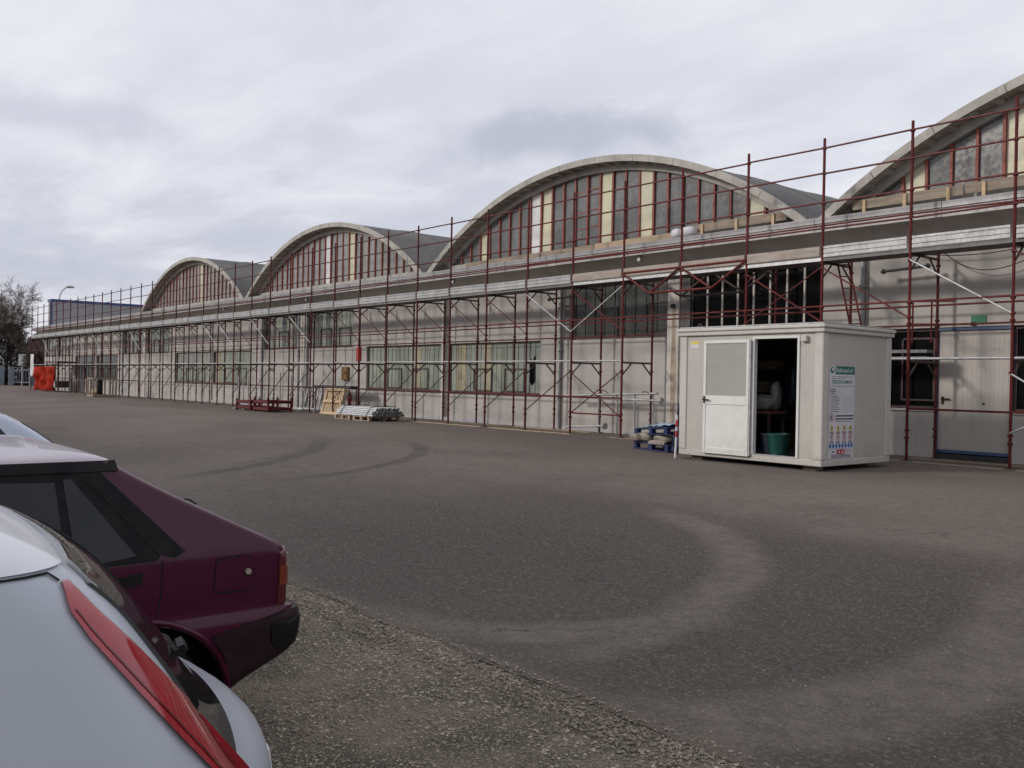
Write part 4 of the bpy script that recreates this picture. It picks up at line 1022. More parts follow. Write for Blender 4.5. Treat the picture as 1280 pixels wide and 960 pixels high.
for x in (-25.6, -24.7, -23.05):
    for y in (.46, .76): tube('leg', (x, y, 0), (x, y, .93), .025, 'dark_steel', wb)
# bundle of galvanised tubes on a pallet
GPB = 'timber pallets under the tube bundle'
for x, lb in ((-19.95, 'worn timber pallet under the tube bundle, at its plain end'), (-18.75, 'worn timber pallet under the tube bundle, at its open tube ends')):
    pallet(lb, (x, -.98, .003), (0, 0, R(2)), 'wood_board', .95, 1.15, GPB)
tb = thing('tube_bundle', 'strapped bundle of shiny galvanised scaffold tubes on timber pallets', 'tubes', (-19.2, -.98, .147))
D = .062
def opentube(L, r, n=8):
    key = ('o', L, r)
    if key in CACHE: return CACHE[key]
    V, F = [], []
    for (xx, rr) in ((0, r), (L, r), (L, r * .82), (L - .25, r * .82)):
        for i in range(n): a = 2 * math.pi * i / n; V.append((xx, rr * math.cos(a), rr * math.sin(a)))
    for j in range(3):
        for i in range(n): F.append((j * n + i, j * n + (i + 1) % n, (j + 1) * n + (i + 1) % n, (j + 1) * n + i))
    F.append(tuple(range(n))); F.append(tuple(3 * n + i for i in range(n))[::-1])
    me = mk('open_tube', V, F, ['galvanized', 'void'], 40); 
    for p in me.polygons[2 * n:]: p.material_index = 1
    CACHE[key] = me; return me
for j in range(5):
    nn = 19 - j - (j > 2) * 2
    for i in range(nn):
        yy = -.98 + (i - (nn - 1) / 2) * D; zz = .147 + D / 2 + j * D * .87
        link('tube', opentube(2.25, D / 2), tb, (-20.3 + R3.uniform(-.05, .05), yy, zz))
for x in (-20.0, -18.35):
    pts = [(x, -1.60, .15), (x, -1.58, .22), (x, -1.42, .43), (x, -1.3, .46), (x, -.6, .46), (x, -.5, .43), (x, -.36, .2), (x, -.37, .15)]
    wire('strap', pts, .012, 'black_plastic', tb)
# red steel stillages
def stillage(label, loc, rotz, hgt, beams):
    x, y, z = loc; t = thing('stillage', label, 'stillage', loc, 'red steel stillages by the wall')
    L_, W_ = 1.15, .95
    for sx in (-1, 1):
        for sy in (-1, 1):
            box('corner_post', (x + sx * L_ / 2 - .04, y + sy * W_ / 2 - .04, 0), (x + sx * L_ / 2 + .04, y + sy * W_ / 2 + .04, hgt), 'red_bright', t, .005)
            wire('lifting_loop', [(x + sx * L_ / 2 + .05 * math.cos(a), y + sy * W_ / 2, hgt - .005 + .075 * math.sin(a)) for a in np.linspace(0, math.pi, 8)], .013, 'red_tube', t)
    for zz in beams:
        for sy in (-1, 1): box('rail', (x - L_ / 2 + .041, y + sy * W_ / 2 - .03, zz), (x + L_ / 2 - .041, y + sy * W_ / 2 + .03, zz + .11), 'red_bright', t, .01)
        for sx in (-1, 1): box('rail', (x + sx * L_ / 2 - .03, y - W_ / 2 + .041, zz), (x + sx * L_ / 2 + .03, y + W_ / 2 - .041, zz + .11), 'red_tube', t, .01)
    box('floor', (x - L_ / 2 + .03, y - W_ / 2 + .03, .06), (x + L_ / 2 - .03, y + W_ / 2 - .03, .085), 'dark_steel', t)
    t.rotation_euler = (0, 0, rotz); return t
stillage('low red steel stillage with two wide rails, at the wall side of its twin', (-27.85, -1.0, 0), R(3), .42, (.07, .28))
stillage('red steel stillage with dark mesh end and lifting loops', (-26.35, -.95, 0), R(1), .5, (.06, .32))
# galvanised frames standing in the scaffold
def gframe(label, x0, x1, y, h, n, lean=0.):
    t = thing('steel_trestle', label, 'trestle', ((x0 + x1) / 2, y, 0), 'grey steel frames stored at the wall')
    for i in range(n):
        x = x0 + (x1 - x0) * i / (n - 1); tube('upright', (x, y, .02), (x, y + lean, h - .1 * (i % 2)), .03, 'galvanized_old', t)
    for z in (.07,): tube('rail', (x0 - .1, y - .02, z), (x1 + .1, y - .02, z), .035, 'galvanized', t)
    for x in (x0, x1): box('foot', (x - .06, y - .2, 0), (x + .06, y + .2, .04), 'galvanized_old', t)
gframe('tall grey steel trestle standing beside the red stillages', -29.7, -28.75, -.9, 1.32, 3)
gframe('second tall grey steel trestle behind the red stillages', -28.9, -26.9, .55, 1.5, 3)
gframe('grey steel trestle with close uprights leaning at the wall behind the bench', -28.0, -26.4, 1.0, 1.0, 6, .2)
# galvanised barrier leaning inside the scaffold by the pier
bt = thing('galvanized_barrier', 'galvanised guard barrier with round end discs leaning at the wall', 'barrier', (-10.2, .9, 0))
tube('top_rail', (-11.9, .86, .97), (-8.6, .86, 1.10), .03, 'galvanized_old', bt, 10); tube('mid_rail', (-10.6, .9, .93), (-8.5, .9, .92), .03, 'galvanized_old', bt, 10)
for x in (-10.68, -10.01, -9.39, -8.78): tube('upright', (x, .9, .01), (x, .9, 1.06 + (x + 9) * .03), .025, 'galvanized_old', bt)
tube('low_rail', (-11.85, .86, .12), (-10.45, .86, .21), .03, 'galvanized_old', bt)
for x, z in ((-8.5, .92), (-10.42, .21)): tube('end_disc', (x, .86, z), (x + .05, .86, z), .085, 'galvanized_old', bt, 14)
for x in (-10.55, -9.1): wire('clamp_wire', [(x, .86, 1.05), (x + .04, .83, 1.14), (x + .2, .82, 1.13), (x + .26, .86, 1.06)], .012, 'dark_steel', bt)
# far crate with contents
cr = thing('crate', 'open timber cage crate standing before the far low window', 'crate', (-48.5, -1.0, 0))
box('base', (-49.1, -1.6, .02), (-47.9, -.35, .14), 'wood_old', cr)
for x in (-49.07, -48.5, -47.93):
    for y in (-1.57, -.97, -.38): box('post', (x - .04, y - .04, .141), (x + .04, y + .04, 1.0), 'wood_old', cr) if (x != -48.5 or y != -.97) else None
for y in (-1.6, -.35): box('rail', (-49.1, y - .02, 1.0), (-47.9, y + .02, 1.08), 'wood_old', cr)
for x in (-49.08, -47.92): box('rail', (x - .02, -1.579, 1.0), (x + .02, -.371, 1.08), 'wood_old', cr)
q = lathe('gas_cylinder', [(0, 0), (0, .17), (.75, .17), (.85, .09), (.9, .05), (.95, .05), (.95, 0)], 'black_plastic', None, (-48.3, -1.15, .141)); tag(q, 'black steel cylinder standing inside the far crate', 'cylinder')
tag(lump('sack', (-48.5, -1.3, .141), (.5, .36, .34), 'wood_new', None, 31, .25), 'yellowish sack slumped in the far crate', 'sack')
# orange tarpaulin and white cloth hung at the scaffold end
def cloth(name, label, a, b, ztop, zbot, m, fold=.06, wave=5, seed=0, cat='tarpaulin'):
    A, B = Vector((*a, 0)), Vector((*b, 0)); d = (B - A); nrm = Vector((d.y, -d.x, 0)).normalized()
    V, F = [], []; nu, nv = 40, 24
    for i in range(nu):
        for j in range(nv):
            u, w = i / (nu - 1), j / (nv - 1); p = A + d * u
            off_ = fold * (math.sin(u * wave * 6.28 + 2 * mn.noise((u * 3, w * 2, seed))) * (.4 + .6 * w) + 1.4 * mn.noise((u * 4, w * 3, seed + 3)))
            zb = zbot + .12 * mn.noise((u * 5, 0, seed)); zt = ztop + .05 * mn.noise((u * 4, 9, seed))
            V.append(tuple(p + nrm * off_ + Vector((0, 0, zt + (zb - zt) * w)) - A))
    for i in range(nu - 1):
        for j in range(nv - 1): q = i * nv + j; F.append((q, q + nv, q + nv + 1, q + 1))
    o = link(name, mk(name, V, F, m, 60), None, A); md = o.modifiers.new('thickness', 'SOLIDIFY'); md.thickness = .008
    return tag(o, label, cat)
cloth('tarpaulin', 'bright orange red tarpaulin hung over the far scaffold end', (-65.6, -.75), (-62.1, -.2), 1.74, .1, 'orange_tarp', .16, 3.2, 1)
cloth('white_cloth', 'white cloth strip hanging beside the orange tarpaulin', (-66.2, -.9), (-65.6, -.82), 2.6, 1.05, 'white_cloth', .04, 1., 5, 'cloth')
tr = thing('tarpaulin_rack', 'dark steel rack behind the orange tarpaulin', 'rack', (-63.4, .1, 0))
box('roof_panel', (-64.6, -.3, 1.98), (-61.4, .9, 2.1), 'dark_steel', tr); box('side_panel', (-62.4, -.1, .3), (-61.9, .6, .75), 'black_steel', tr)
for x in (-64.5, -61.5): tube('leg', (x, -.2, 0), (x, -.2, 1.98), .04, 'dark_steel', tr)

# ------------------------------------------------------------------ things behind and beyond the hall
gb = thing('cladding_block', 'grey metal clad block with blue roof trim behind the far end', 'building', (-76.6, 20., 0))
XB = -76.
for i in range(26):
    y0 = 2.72 + i * 1.45
    box('cladding_panel', (XB - .1, y0 + .006, 0), (XB, y0 + 1.444, 7.18), 'grey_cladding', gb)
box('front_wall', (-77.1, 2.70, 0), (XB - .105, 2.80, 7.18), 'grey_cladding', gb); box('rear_wall', (-77.1, 40.4, 0), (XB - .105, 40.5, 7.18), 'grey_cladding', gb); box('west_wall', (-77.2, 2.7, 0), (-77.105, 40.5, 7.18), 'grey_cladding', gb)
box('roof', (-77.1, 2.81, 7.0), (XB - .11, 40.3, 7.1), 'roof_membrane', gb)
box('roof_trim', (XB - .12, 2.62, 7.181), (XB + .06, 40.6, 7.36), 'cladding_blue', gb); box('roof_trim', (-77.2, 2.62, 7.181), (XB - .121, 2.80, 7.36), 'cladding_blue', gb)
box('corner_trim', (XB - .1, 2.60, 0), (XB + .05, 2.698, 7.18), 'cladding_blue', gb)
lamp = thing('street_lamp', 'grey curved arm street lamp rising behind the grey clad block', 'street lamp', (-112.6, 11.6, 0))
tube('pole', (-112.6, 11.9, -.42), (-112.6, 11.9, 10.0), .10, 'lamp_grey', lamp, 10)
wire('arm', [(-112.6, 11.9, 9.98), (-112.6, 12.0, 10.6), (-112.6, 12.25, 11.1), (-112.6, 12.6, 11.45), (-112.6, 12.95, 11.6)], .07, 'lamp_grey', lamp, 8)
lump('lantern', (-112.6, 13.1, 11.45), (.5, .9, .3), 'lamp_grey', lamp, 2, .05)
def bare_tree(label, loc, H, seed, spread=1.):
    rr = random.Random(seed); V, F = [], []; TV, TF = [], []
    def seg(p0, p1, r0, r1, VV, FF, n):
        d = (p1 - p0).normalized(); q = Vector((0, 0, 1)).rotation_difference(d); b = len(VV)
        for p, r in ((p0, r0), (p1, r1)):
            for i in range(n): a = 2 * math.pi * i / n; VV.append(tuple(p + q @ Vector((r * math.cos(a), r * math.sin(a), 0))))
        for i in range(n): FF.append((b + i, b + (i + 1) % n, b + n + (i + 1) % n, b + n + i))
    def grow(p, d, L, r, lev):
        n = 4; step = L / n
        for i in range(n):
            d = (d + Vector((rr.gauss(0, .12), rr.gauss(0, .12), rr.gauss(.03, .08)))).normalized(); p2 = p + d * step; r2 = max(.0095, r * (1 - .16))
            seg(p, p2, r, r2, *((TV, TF, 7) if lev == 0 else (V, F, 4 if lev < 3 else 3)))
            if lev < 5 and (i > 0 or lev > 0):
                for _ in range(2 if lev < 4 else 1):
                    a = rr.uniform(0, 6.28); tilt = rr.uniform(.45, .95)
                    o1 = d.orthogonal().normalized(); o2 = d.cross(o1)
                    nd = (d * math.cos(tilt) + (o1 * math.cos(a) + o2 * math.sin(a)) * math.sin(tilt) * spread)
                    grow(p2, nd.normalized(), L * rr.uniform(.45, .62), r2 * .55, lev + 1)
            p, r = p2, r2
    grow(Vector((0, 0, 0)), Vector((0, 0, 1)), H * .55, H * .02, 0)
    t = thing('bare_tree', label, 'tree', loc, 'bare winter trees at the yard end')
    link('trunk', mk('trunk', TV, TF, 'bark', 60), t, loc); link('crown', mk('crown', V, F, 'twig'), t, loc)
bare_tree('tall bare winter tree with fine twigs above the dark evergreens', (-98., 3.6, -.42), 9.8, 2)
bare_tree('bare winter tree with sparser twigs standing beyond the taller one', (-103., 1.9, -.42), 9.4, 5)
bare_tree('small bare tree between the evergreens and the orange tarpaulin', (-84., 3.4, -.42), 4.6, 9)
def evergreen(label, loc, w, h, seed):
    rr = random.Random(seed); V, F = [], []
    for i in range(11000):
        a = rr.uniform(0, 6.28); zf = rr.random(); rad = w / 2 * math.sqrt(rr.random()) * math.sqrt(max(0., 1 - max(0, (zf - .3) / .7) ** 2.2)) * (.8 + .4 * mn.noise((math.cos(a) * 2, math.sin(a) * 2, zf * 4 + seed)))
        p = Vector((rad * math.cos(a), rad * math.sin(a), .1 + zf * h))
        s = rr.uniform(.08, .2); d1 = Vector((rr.gauss(0, 1), rr.gauss(0, 1), rr.gauss(0, 1))).normalized() * s; d2 = Vector((rr.gauss(0, 1), rr.gauss(0, 1), rr.gauss(0, 1))).normalized() * s * .6
        b = len(V); V += [tuple(p - d1), tuple(p + d2), tuple(p + d1)]; F.append((b, b + 1, b + 2))
    t = thing('evergreen_shrub', label, 'shrub', loc, 'dark evergreens at the yard end')
    tube('trunk', loc, (loc[0], loc[1], loc[2] + h * .7), .12, 'bark', t); link('foliage', mk('foliage', V, F, 'evergreen'), t, loc)
evergreen('large dark evergreen behind the gate at the yard end', (-96., 3.6, -.42), 4.6, 6.4, 1)
evergreen('dark evergreen beside the small white post sign', (-93., 5.4, -.42), 3.6, 5.4, 2)
evergreen('dark evergreen farther out along the yard end', (-101., 1.2, -.42), 4.6, 5.8, 3)
evergreen('lowest dark evergreen next to the end of the scaffold', (-90., 6.2, -.42), 3., 3.6, 4)
gt = thing('gate', 'pale grey steel gate with white posts before the evergreens', 'gate', (-92.5, 3., 0))
for x, y in ((-93.6, 2.4), (-93., 3.1), (-91.5, 4.6)): box('post', (x - .2, y - .2, -.42), (x + .2, y + .2, 1.8), 'grey_blue' if y > 4 else 'grey_blue', gt)
tube('rail', (-93., 3.1, 1.5), (-91.5, 4.6, 1.5), .06, 'grey_blue', gt); tube('rail', (-93., 3.1, .3), (-91.5, 4.6, .3), .06, 'grey_blue', gt)
for i in range(9): f = (i + .5) / 9; tube('bar', (-93 + 1.5 * f, 3.1 + 1.5 * f, .3), (-93 + 1.5 * f, 3.1 + 1.5 * f, 1.5), .025, 'grey_blue', gt, 6)
ps = thing('post_sign', 'small white board on a white post beside the evergreens', 'sign', (-87.6, 2.95, 0))
tube('post', (-87.6, 2.95, -.42), (-87.6, 2.95, 2.2), .05, 'lamp_grey', ps); box('board', (-87.52, 2.62, 1.9), (-87.47, 3.25, 2.95), 'white_cloth', ps)
yb_ = thing('yellow_bin', 'yellow orange waste container at the yard end beside the gate', 'container', (-95.6, 1.2, 0))
box('body', (-96.4, .4, -.3), (-94.8, 1.75, 1.45), 'yellow_plastic', yb_, .05); box('lid', (-96.45, .35, 1.451), (-94.75, 1.8, 1.6), 'yellow_plastic', yb_, .04)
for zz in (.3, .9): box('rib', (-94.8, .45, zz), (-94.76, 1.7, zz + .08), 'yellow_plastic', yb_)

# ------------------------------------------------------------------ cars (lofted in height: each row a plan section)
class Car:
    """tab rows: z, rear u, front u, half width, rear corner radius, rear bow. u runs forward from the rear; the rear faces +Y."""
    def __init__(s, name, label, xside, yrear, zg, tab, wheels, wr, paint, group):
        s.tab = tab; s.hm = max(r[3] for r in tab); s.xc = xside - s.hm; s.yr = yrear; s.zg = zg
        s.root = thing(name, label, 'car', (s.xc, yrear - 1.9, zg), group); s.paint = paint
        s.wheels, s.wr = wheels, wr
    def q(s, z, i):
        key = i
        if not hasattr(s, 'pc'): s.pc = {}
        if key not in s.pc:      # monotone cubic slopes
            x = np.array([r[0] for r in s.tab]); y = np.array([r[i] for r in s.tab]); h = np.diff(x); d = np.diff(y) / h
            m = np.zeros(len(x)); m[0], m[-1] = d[0], d[-1]
            for j in range(1, len(x) - 1):
                if d[j - 1] * d[j] > 0: w1, w2 = 2 * h[j] + h[j - 1], h[j] + 2 * h[j - 1]; m[j] = (w1 + w2) / (w1 / d[j - 1] + w2 / d[j])
            s.pc[key] = (x, y, h, m)
        x, y, h, m = s.pc[key]
        if z <= x[0]: return float(y[0])
        if z >= x[-1]: return float(y[-1])
        j = int(np.searchsorted(x, z, 'right') - 1); t = (z - x[j]) / h[j]
        return float((2 * t ** 3 - 3 * t * t + 1) * y[j] + (t ** 3 - 2 * t * t + t) * h[j] * m[j] + (-2 * t ** 3 + 3 * t * t) * y[j + 1] + (t ** 3 - t * t) * h[j] * m[j + 1])
    def P(s, x, u, z): return (s.xc + x, s.yr - u, s.zg + z)
    def side_x(s, u, z, off=0.):
        um, hw, r, b = s.q(z, 1) - off, s.q(z, 3) + off, s.q(z, 4), s.q(z, 5)
        a = um + b; uf = s.q(z, 2) + off
        x = hw
        if u < a + r: kk = min(1, max(0, (a + r - u) / r)); x = hw - .8 * r + .8 * r * math.sqrt(1 - kk * kk)
        if u > uf - .30: kk = min(1, max(0, (u - uf + .30) / .30)); x = min(x, hw - .2 + .2 * math.sqrt(1 - kk * kk))
        return x
    def rear_u(s, x, z, off=0.):
        um, hw, r, b = s.q(z, 1) - off, s.q(z, 3) + off, s.q(z, 4), s.q(z, 5)
        w = hw - .8 * r
        if abs(x) <= w: return um + b * (x / w) ** 2
        kk = min(1, (abs(x) - w) / (.8 * r)); return um + b + r - r * math.sqrt(1 - kk * kk)
    def body(s, rows):
        V, F = [], []; ring = None
        for z in rows:
            um, uf, hw, r, b = (s.q(z, i) for i in (1, 2, 3, 4, 5)); w = hw - .8 * r
            half = []
            for t in np.linspace(0, 1, 9)[:-1]: x = w * t; half.append((x, um + b * t * t))
            for t in np.linspace(0, 1, 9)[:-1]: half.append((w + .8 * r * math.sin(t * math.pi / 2), um + b + r - r * math.cos(t * math.pi / 2)))
            for t in np.linspace(0, 1, 70)[:-1]: half.append((hw, um + b + r + (uf - .30 - um - b - r) * t))
            for t in np.linspace(0, 1, 8)[:-1]: half.append((hw - .2 + .2 * math.cos(t * math.pi / 2), uf - .30 + .30 * math.sin(t * math.pi / 2) * .85))
            for t in np.linspace(0, 1, 6): half.append(((hw - .2) * (1 - t), uf - .045 + .045 * math.sin(t * math.pi / 2)))
            full = half + [(-x, u) for x, u in half[-2:0:-1]]
            ring = len(full)
            V += [(x, 1.9 - u, z) for x, u in full]
        for j in range(len(rows) - 1):
            for i in range(ring): F.append((j * ring + i, j * ring + (i + 1) % ring, (j + 1) * ring + (i + 1) % ring, (j + 1) * ring + i))
        F.append(tuple(range(ring))[::-1]); F.append(tuple((len(rows) - 1) * ring + i for i in range(ring)))
        me = mk('body', V, F, [s.paint, 'black_plastic'], 0)
        o = link('body', me, s.root, s.P(0, 1.9, 0))
        for u in s.wheels:      # cut the wheel wells
            for sx in (-1, 1):
                bm = bmesh.new(); bmesh.ops.create_cone(bm, cap_ends=True, segments=40, radius1=s.wr + .065, radius2=s.wr + .065, depth=.30)
                cme = bpy.data.meshes.new('cut'); bm.to_mesh(cme); bm.free(); cme.materials.append(MATS['black_plastic'])
                c = bpy.data.objects.new('cut', cme); COL.objects.link(c); c.matrix_world = Matrix.Translation(s.P(sx * (s.hm - .10), u, s.wr)) @ Matrix.Rotation(R(90), 4, 'Y')
                md = o.modifiers.new('well', 'BOOLEAN'); md.operation = 'DIFFERENCE'; md.object = c; md.solver = 'EXACT'; md.material_mode = 'TRANSFER'
                bpy.context.view_layer.update()
                dg = bpy.context.evaluated_depsgraph_get(); nm = bpy.data.meshes.new_from_object(o.evaluated_get(dg)); o.modifiers.clear(); o.data = nm; bpy.data.objects.remove(c)
        me = o.data
        me.polygons.foreach_set('use_smooth', [True] * len(me.polygons)); me.set_sharp_from_angle(angle=R(32))
        s.b = o; return o
    def patch(s, name, poly, m, off=.004, parent=None, both=True, rear=False, res=.02, depth=.012, label=None):
        """poly in (u,z) on the side, or (x,z) on the rear; follows the body surface, off metres proud"""
        zs = [p[1] for p in poly]; z0, z1 = min(zs), max(zs); nz = max(2, int((z1 - z0) / res) + 1); nc = 14 if not rear else 24
        rows = []
        for j in range(nz):
            z = z0 + (z1 - z0) * (j + 1e-4) / (nz - 1 + 2e-4); xs_ = []
            for i in range(len(poly)):
                (a, za), (b, zb) = poly[i], poly[(i + 1) % len(poly)]
                if za != zb and min(za, zb) <= z <= max(za, zb): xs_.append(a + (b - a) * (z - za) / (zb - za))
            if len(xs_) >= 2: rows.append((z, min(xs_), max(xs_)))
        out = []
        for sx in ((1, -1) if both and not rear else (1,)):
            V, F = [], []
            for o_ in (off, off - depth):
                for z, a, b in rows:
                    for i in range(nc):
                        t = a + (b - a) * i / (nc - 1)
                        V.append((sx * s.side_x(t, z, o_), 1.9 - t, z) if not rear else (t, 1.9 - s.rear_u(t, z, o_), z))
            N = len(rows) * nc
            for j in range(len(rows) - 1):
                for i in range(nc - 1):
                    q = j * nc + i; F.append((q, q + 1, q + nc + 1, q + nc)); F.append((N + q, N + q + nc, N + q + nc + 1, N + q + 1))
            for j in range(len(rows) - 1):
                for e in (0, nc - 1): q = j * nc + e; F.append((q, q + nc, N + q + nc, N + q))
            for i in range(nc - 1):
                for e in (0, len(rows) - 1): q = e * nc + i; F.append((q, q + 1, N + q + 1, N + q))
            me = mk(name, V, F, m, 50); bmx = bmesh.new(); bmx.from_mesh(me); bmesh.ops.recalc_face_normals(bmx, faces=bmx.faces); bmx.to_mesh(me); bmx.free(); me.set_sharp_from_angle(angle=R(50))
            p = link(name, me, parent or s.root, s.P(0, 1.9, 0))
            if label: p['label'] = label
            out.append(p)
        return out
    def line(s, pts, m='void', w=.005, name='shut_line', both=True):
        """dark panel gap drawn as a thin strip let into the paint"""
        for sx in ((1, -1) if both else (1,)):
            V, F = [], []
            P = []
            for (a, za), (b, zb) in zip(pts[:-1], pts[1:]):
                n = max(2, int(math.hypot(b - a, zb - za) / .03)); P += [(a + (b - a) * i / n, za + (zb - za) * i / n) for i in range(n)]
            P.append(pts[-1])
            for i, (u, z) in enumerate(P):
                u0, z0 = P[max(0, i - 1)]; u1, z1 = P[min(len(P) - 1, i + 1)]; L = math.hypot(u1 - u0, z1 - z0) or 1; nx, nz = -(z1 - z0) / L * w / 2, (u1 - u0) / L * w / 2
                for g in (-1, 1): uu, zz = u + g * nx, z + g * nz; V.append((sx * s.side_x(uu, zz, .0025 if name != 'lens_rib' else .0072), 1.9 - uu, zz))
            for i in range(len(P) - 1): F.append((2 * i, 2 * i + 1, 2 * i + 3, 2 * i + 2))
            link(name, mk(name, V, F, m), s.root, s.P(0, 1.9, 0))
    def cap(s, name, z0, m, off=.0025, label=None):
        """a skin over the top of the body from height z0 up"""
        V, F = [], []; zs = [z0 + (s.tab[-1][0] - z0) * i / 8 for i in range(9)]; ring = 0
        for z in zs:
            half = []
            hw = s.q(z, 3) + off; um = s.q(z, 1) - off; uf = s.q(z, 2) + off; r, b = s.q(z, 4), s.q(z, 5); w = hw - .8 * r
            for t in np.linspace(0, 1, 9)[:-1]: half.append((w * t, um + b * t * t))
            for t in np.linspace(0, 1, 9)[:-1]: half.append((w + .8 * r * math.sin(t * math.pi / 2), um + b + r - r * math.cos(t * math.pi / 2)))
            for t in np.linspace(0, 1, 20)[:-1]: half.append((hw, um + b + r + (uf - .30 - um - b - r) * t))
            for t in np.linspace(0, 1, 8)[:-1]: half.append((hw - .2 + .2 * math.cos(t * math.pi / 2), uf - .30 + .30 * math.sin(t * math.pi / 2) * .85))
            for t in np.linspace(0, 1, 6): half.append(((hw - .2) * (1 - t), uf - .045 + .045 * math.sin(t * math.pi / 2)))
            full = half + [(-x, u) for x, u in half[-2:0:-1]]; ring = len(full); V += [(x, 1.9 - u, z + off) for x, u in full]
        for j in range(8):
            for i in range(ring): F.append((j * ring + i, j * ring + (i + 1) % ring, (j + 1) * ring + (i + 1) % ring, (j + 1) * ring + i))
        F.append(tuple(8 * ring + i for i in range(ring)))
        o = link(name, mk(name, V, F, m, 40), s.root, s.P(0, 1.9, 0))
        if label: o['label'] = label
    def add_wheels(s, rim='rim_steel', inset=.02):
        r = s.wr
        for u in s.wheels:
            for sx in (-1, 1):
                x0 = sx * (s.hm - inset); x1 = sx * (s.hm - inset - .17)
                prof = [(r * .62, 0), (r * .9, .0), (r * .985, .02), (r, .045), (r, .125), (r * .985, .15), (r * .9, .17), (r * .62, .17)]
                V, F = [], []; n = 40
                for rr, t in prof:
                    for i in range(n): a = 2 * math.pi * i / n; V.append((-sx * t, rr * math.cos(a), rr * math.sin(a)))
                for j in range(len(prof) - 1):
                    for i in range(n): F.append((j * n + i, j * n + (i + 1) % n, (j + 1) * n + (i + 1) % n, (j + 1) * n + i))
                ty = link('wheel', mk('tyre', V, F, 'rubber', 40), s.root, s.P(x0, u, r - .004))
                prof = [(0, .03), (r * .2, .025), (r * .25, .045), (r * .55, .03), (r * .6, .005), (r * .64, .0), (r * .64, .17)]
                V, F = [], []
                for rr, t in prof:
                    for i in range(n): a = 2 * math.pi * i / n; V.append((-sx * t, rr * math.cos(a), rr * math.sin(a)))
                for j in range(len(prof) - 1):
                    for i in range(n): F.append((j * n + i, j * n + (i + 1) % n, (j + 1) * n + (i + 1) % n, (j + 1) * n + i))
                link('rim', mk('rim', V, F, rim, 40), ty, s.P(x0, u, r - .004))
GC = 'cars parked on the gravel verge'
def rowsof(tab, step=.022):
    zs = [r[0] for r in tab]; out = []
    for a, b in zip(zs[:-1], zs[1:]):
        n = max(1, int((b - a) / step)); out += [a + (b - a) * i / n for i in range(n)]
    return out + [zs[-1]]
GG = -.322
# --- maroon hatchback
tabm = [(.20, .62, 3.6, .68, .1, .04), (.26, .42, 3.78, .755, .1, .04), (.37, .225, 3.85, .79, .12, .04), (.48, .02, 3.87, .80, .12, .04), (.60, .0, 3.89, .81, .12, .04), (.64, .015, 3.885, .808, .12, .04), (.652, .04, 3.88, .80, .08, .03), (.66, .075, 3.86, .798, .06, .03), (.78, .078, 3.85, .803, .055, .03), (.90, .092, 3.78, .800, .05, .03), (.925, .115, 3.55, .796, .05, .03), (.95, .165, 2.98, .790, .05, .025),
        (1.27, .765, 2.28, .715, .05, .02), (1.295, .80, 2.22, .709, .05, .02), (1.308, .83, 2.18, .695, .05, .02), (1.320, .88, 2.12, .64, .06, .02), (1.330, .98, 2.05, .54, .08, .02), (1.336, 1.1, 1.95, .40, .1, .02)]
mc = Car('hatchback_car', 'maroon boxy hatchback car parked beside the white car', 3.0, -14.44, GG + .02, tabm, (.735, 3.21), .295, 'maroon_paint', GC)
mc.zg = -.30
mc.body(rowsof(tabm))
mc.patch('pillar_trim', [(.955, 1.262), (.872, 1.262), (.552, .925), (.60, .912), (.655, .918), (.80, 1.09)], 'black_plastic', .006, label='black ribbed rear pillar trim')
for i in range(4): 
    f = i * .018; mc.line([(.93 - f, 1.25), (.63 - f, .93)], 'rubber', .006, 'trim_groove')
mc.patch('window_surround', [(2.05, 1.268), (.95, 1.268), (.648, .915), (.70, .895), (2.55, .885)], 'black_plastic', .0035)
mc.patch('side_window', [(1.0, 1.236), (.972, 1.236), (.742, .925), (.93, .913), (.965, .915)], 'car_glass', .006)
mc.patch('side_window', [(1.58, 1.245), (1.03, 1.24), (1.0, .912), (1.60, .905)], 'car_glass', .006)
mc.patch('side_window', [(2.08, 1.235), (1.66, 1.245), (1.68, .905), (2.45, .90)], 'car_glass', .006)
mc.patch('drip_rail', [(2.15, 1.298), (.80, 1.298), (.80, 1.260), (2.15, 1.260)], 'black_plastic', .012, depth=.03)
mc.line([(.648, .91), (.65, .80), (.672, .66)]); mc.line([(1.63, .9), (1.62, .35)]); mc.line([(2.62, .88), (2.6, .35)])
rf = [(.440, .76), (.434, .875), (.42, .888), (.30, .892), (.284, .882), (.268, .76), (.28, .746), (.425, .748)]
mc.patch('fuel_flap', rf, 'maroon_paint', .0045, both=False)
mc.line(rf + [rf[0]], 'void', .006, 'flap_gap', False)
o = tube('fuel_lock', mc.P(.803, .30, .825), mc.P(.818, .30, .825), .0125, 'brass', mc.root, 14)
mc.patch('door_handle', [(.885, .862), (.73, .868), (.726, .806), (.875, .803)], 'black_plastic', .006); mc.patch('handle_grip', [(.87, .85), (.80, .853), (.80, .82), (.868, .818)], 'rubber', .012)
mc.patch('door_handle', [(1.83, .862), (1.68, .868), (1.68, .806), (1.83, .803)], 'black_plastic', .006)
# tail lamps wrap the rear corners
mc.patch('tail_lamp', [(.158, .90), (.118, .905), (.118, .665), (.165, .665)], 'lamp_dark_red', .005)
mc.patch('lamp_lens', [(.155, .83), (.115, .83), (.115, .75), (.158, .75)], 'lamp_orange', .008)
for sx in (-1, 1): mc.patch('tail_lamp', [(sx * .38, .90), (sx * .745, .90), (sx * .745, .665), (sx * .38, .665)], 'lamp_dark_red', .006, rear=True)
mc.patch('rear_window', [(-.52, .99), (.52, .99), (.47, 1.24), (-.47, 1.24)], 'car_glass', .006, rear=True)
mc.patch('number_plate', [(-.26, .70), (.26, .70), (.26, .81), (-.26, .81)], 'sign_white', .008, rear=True)
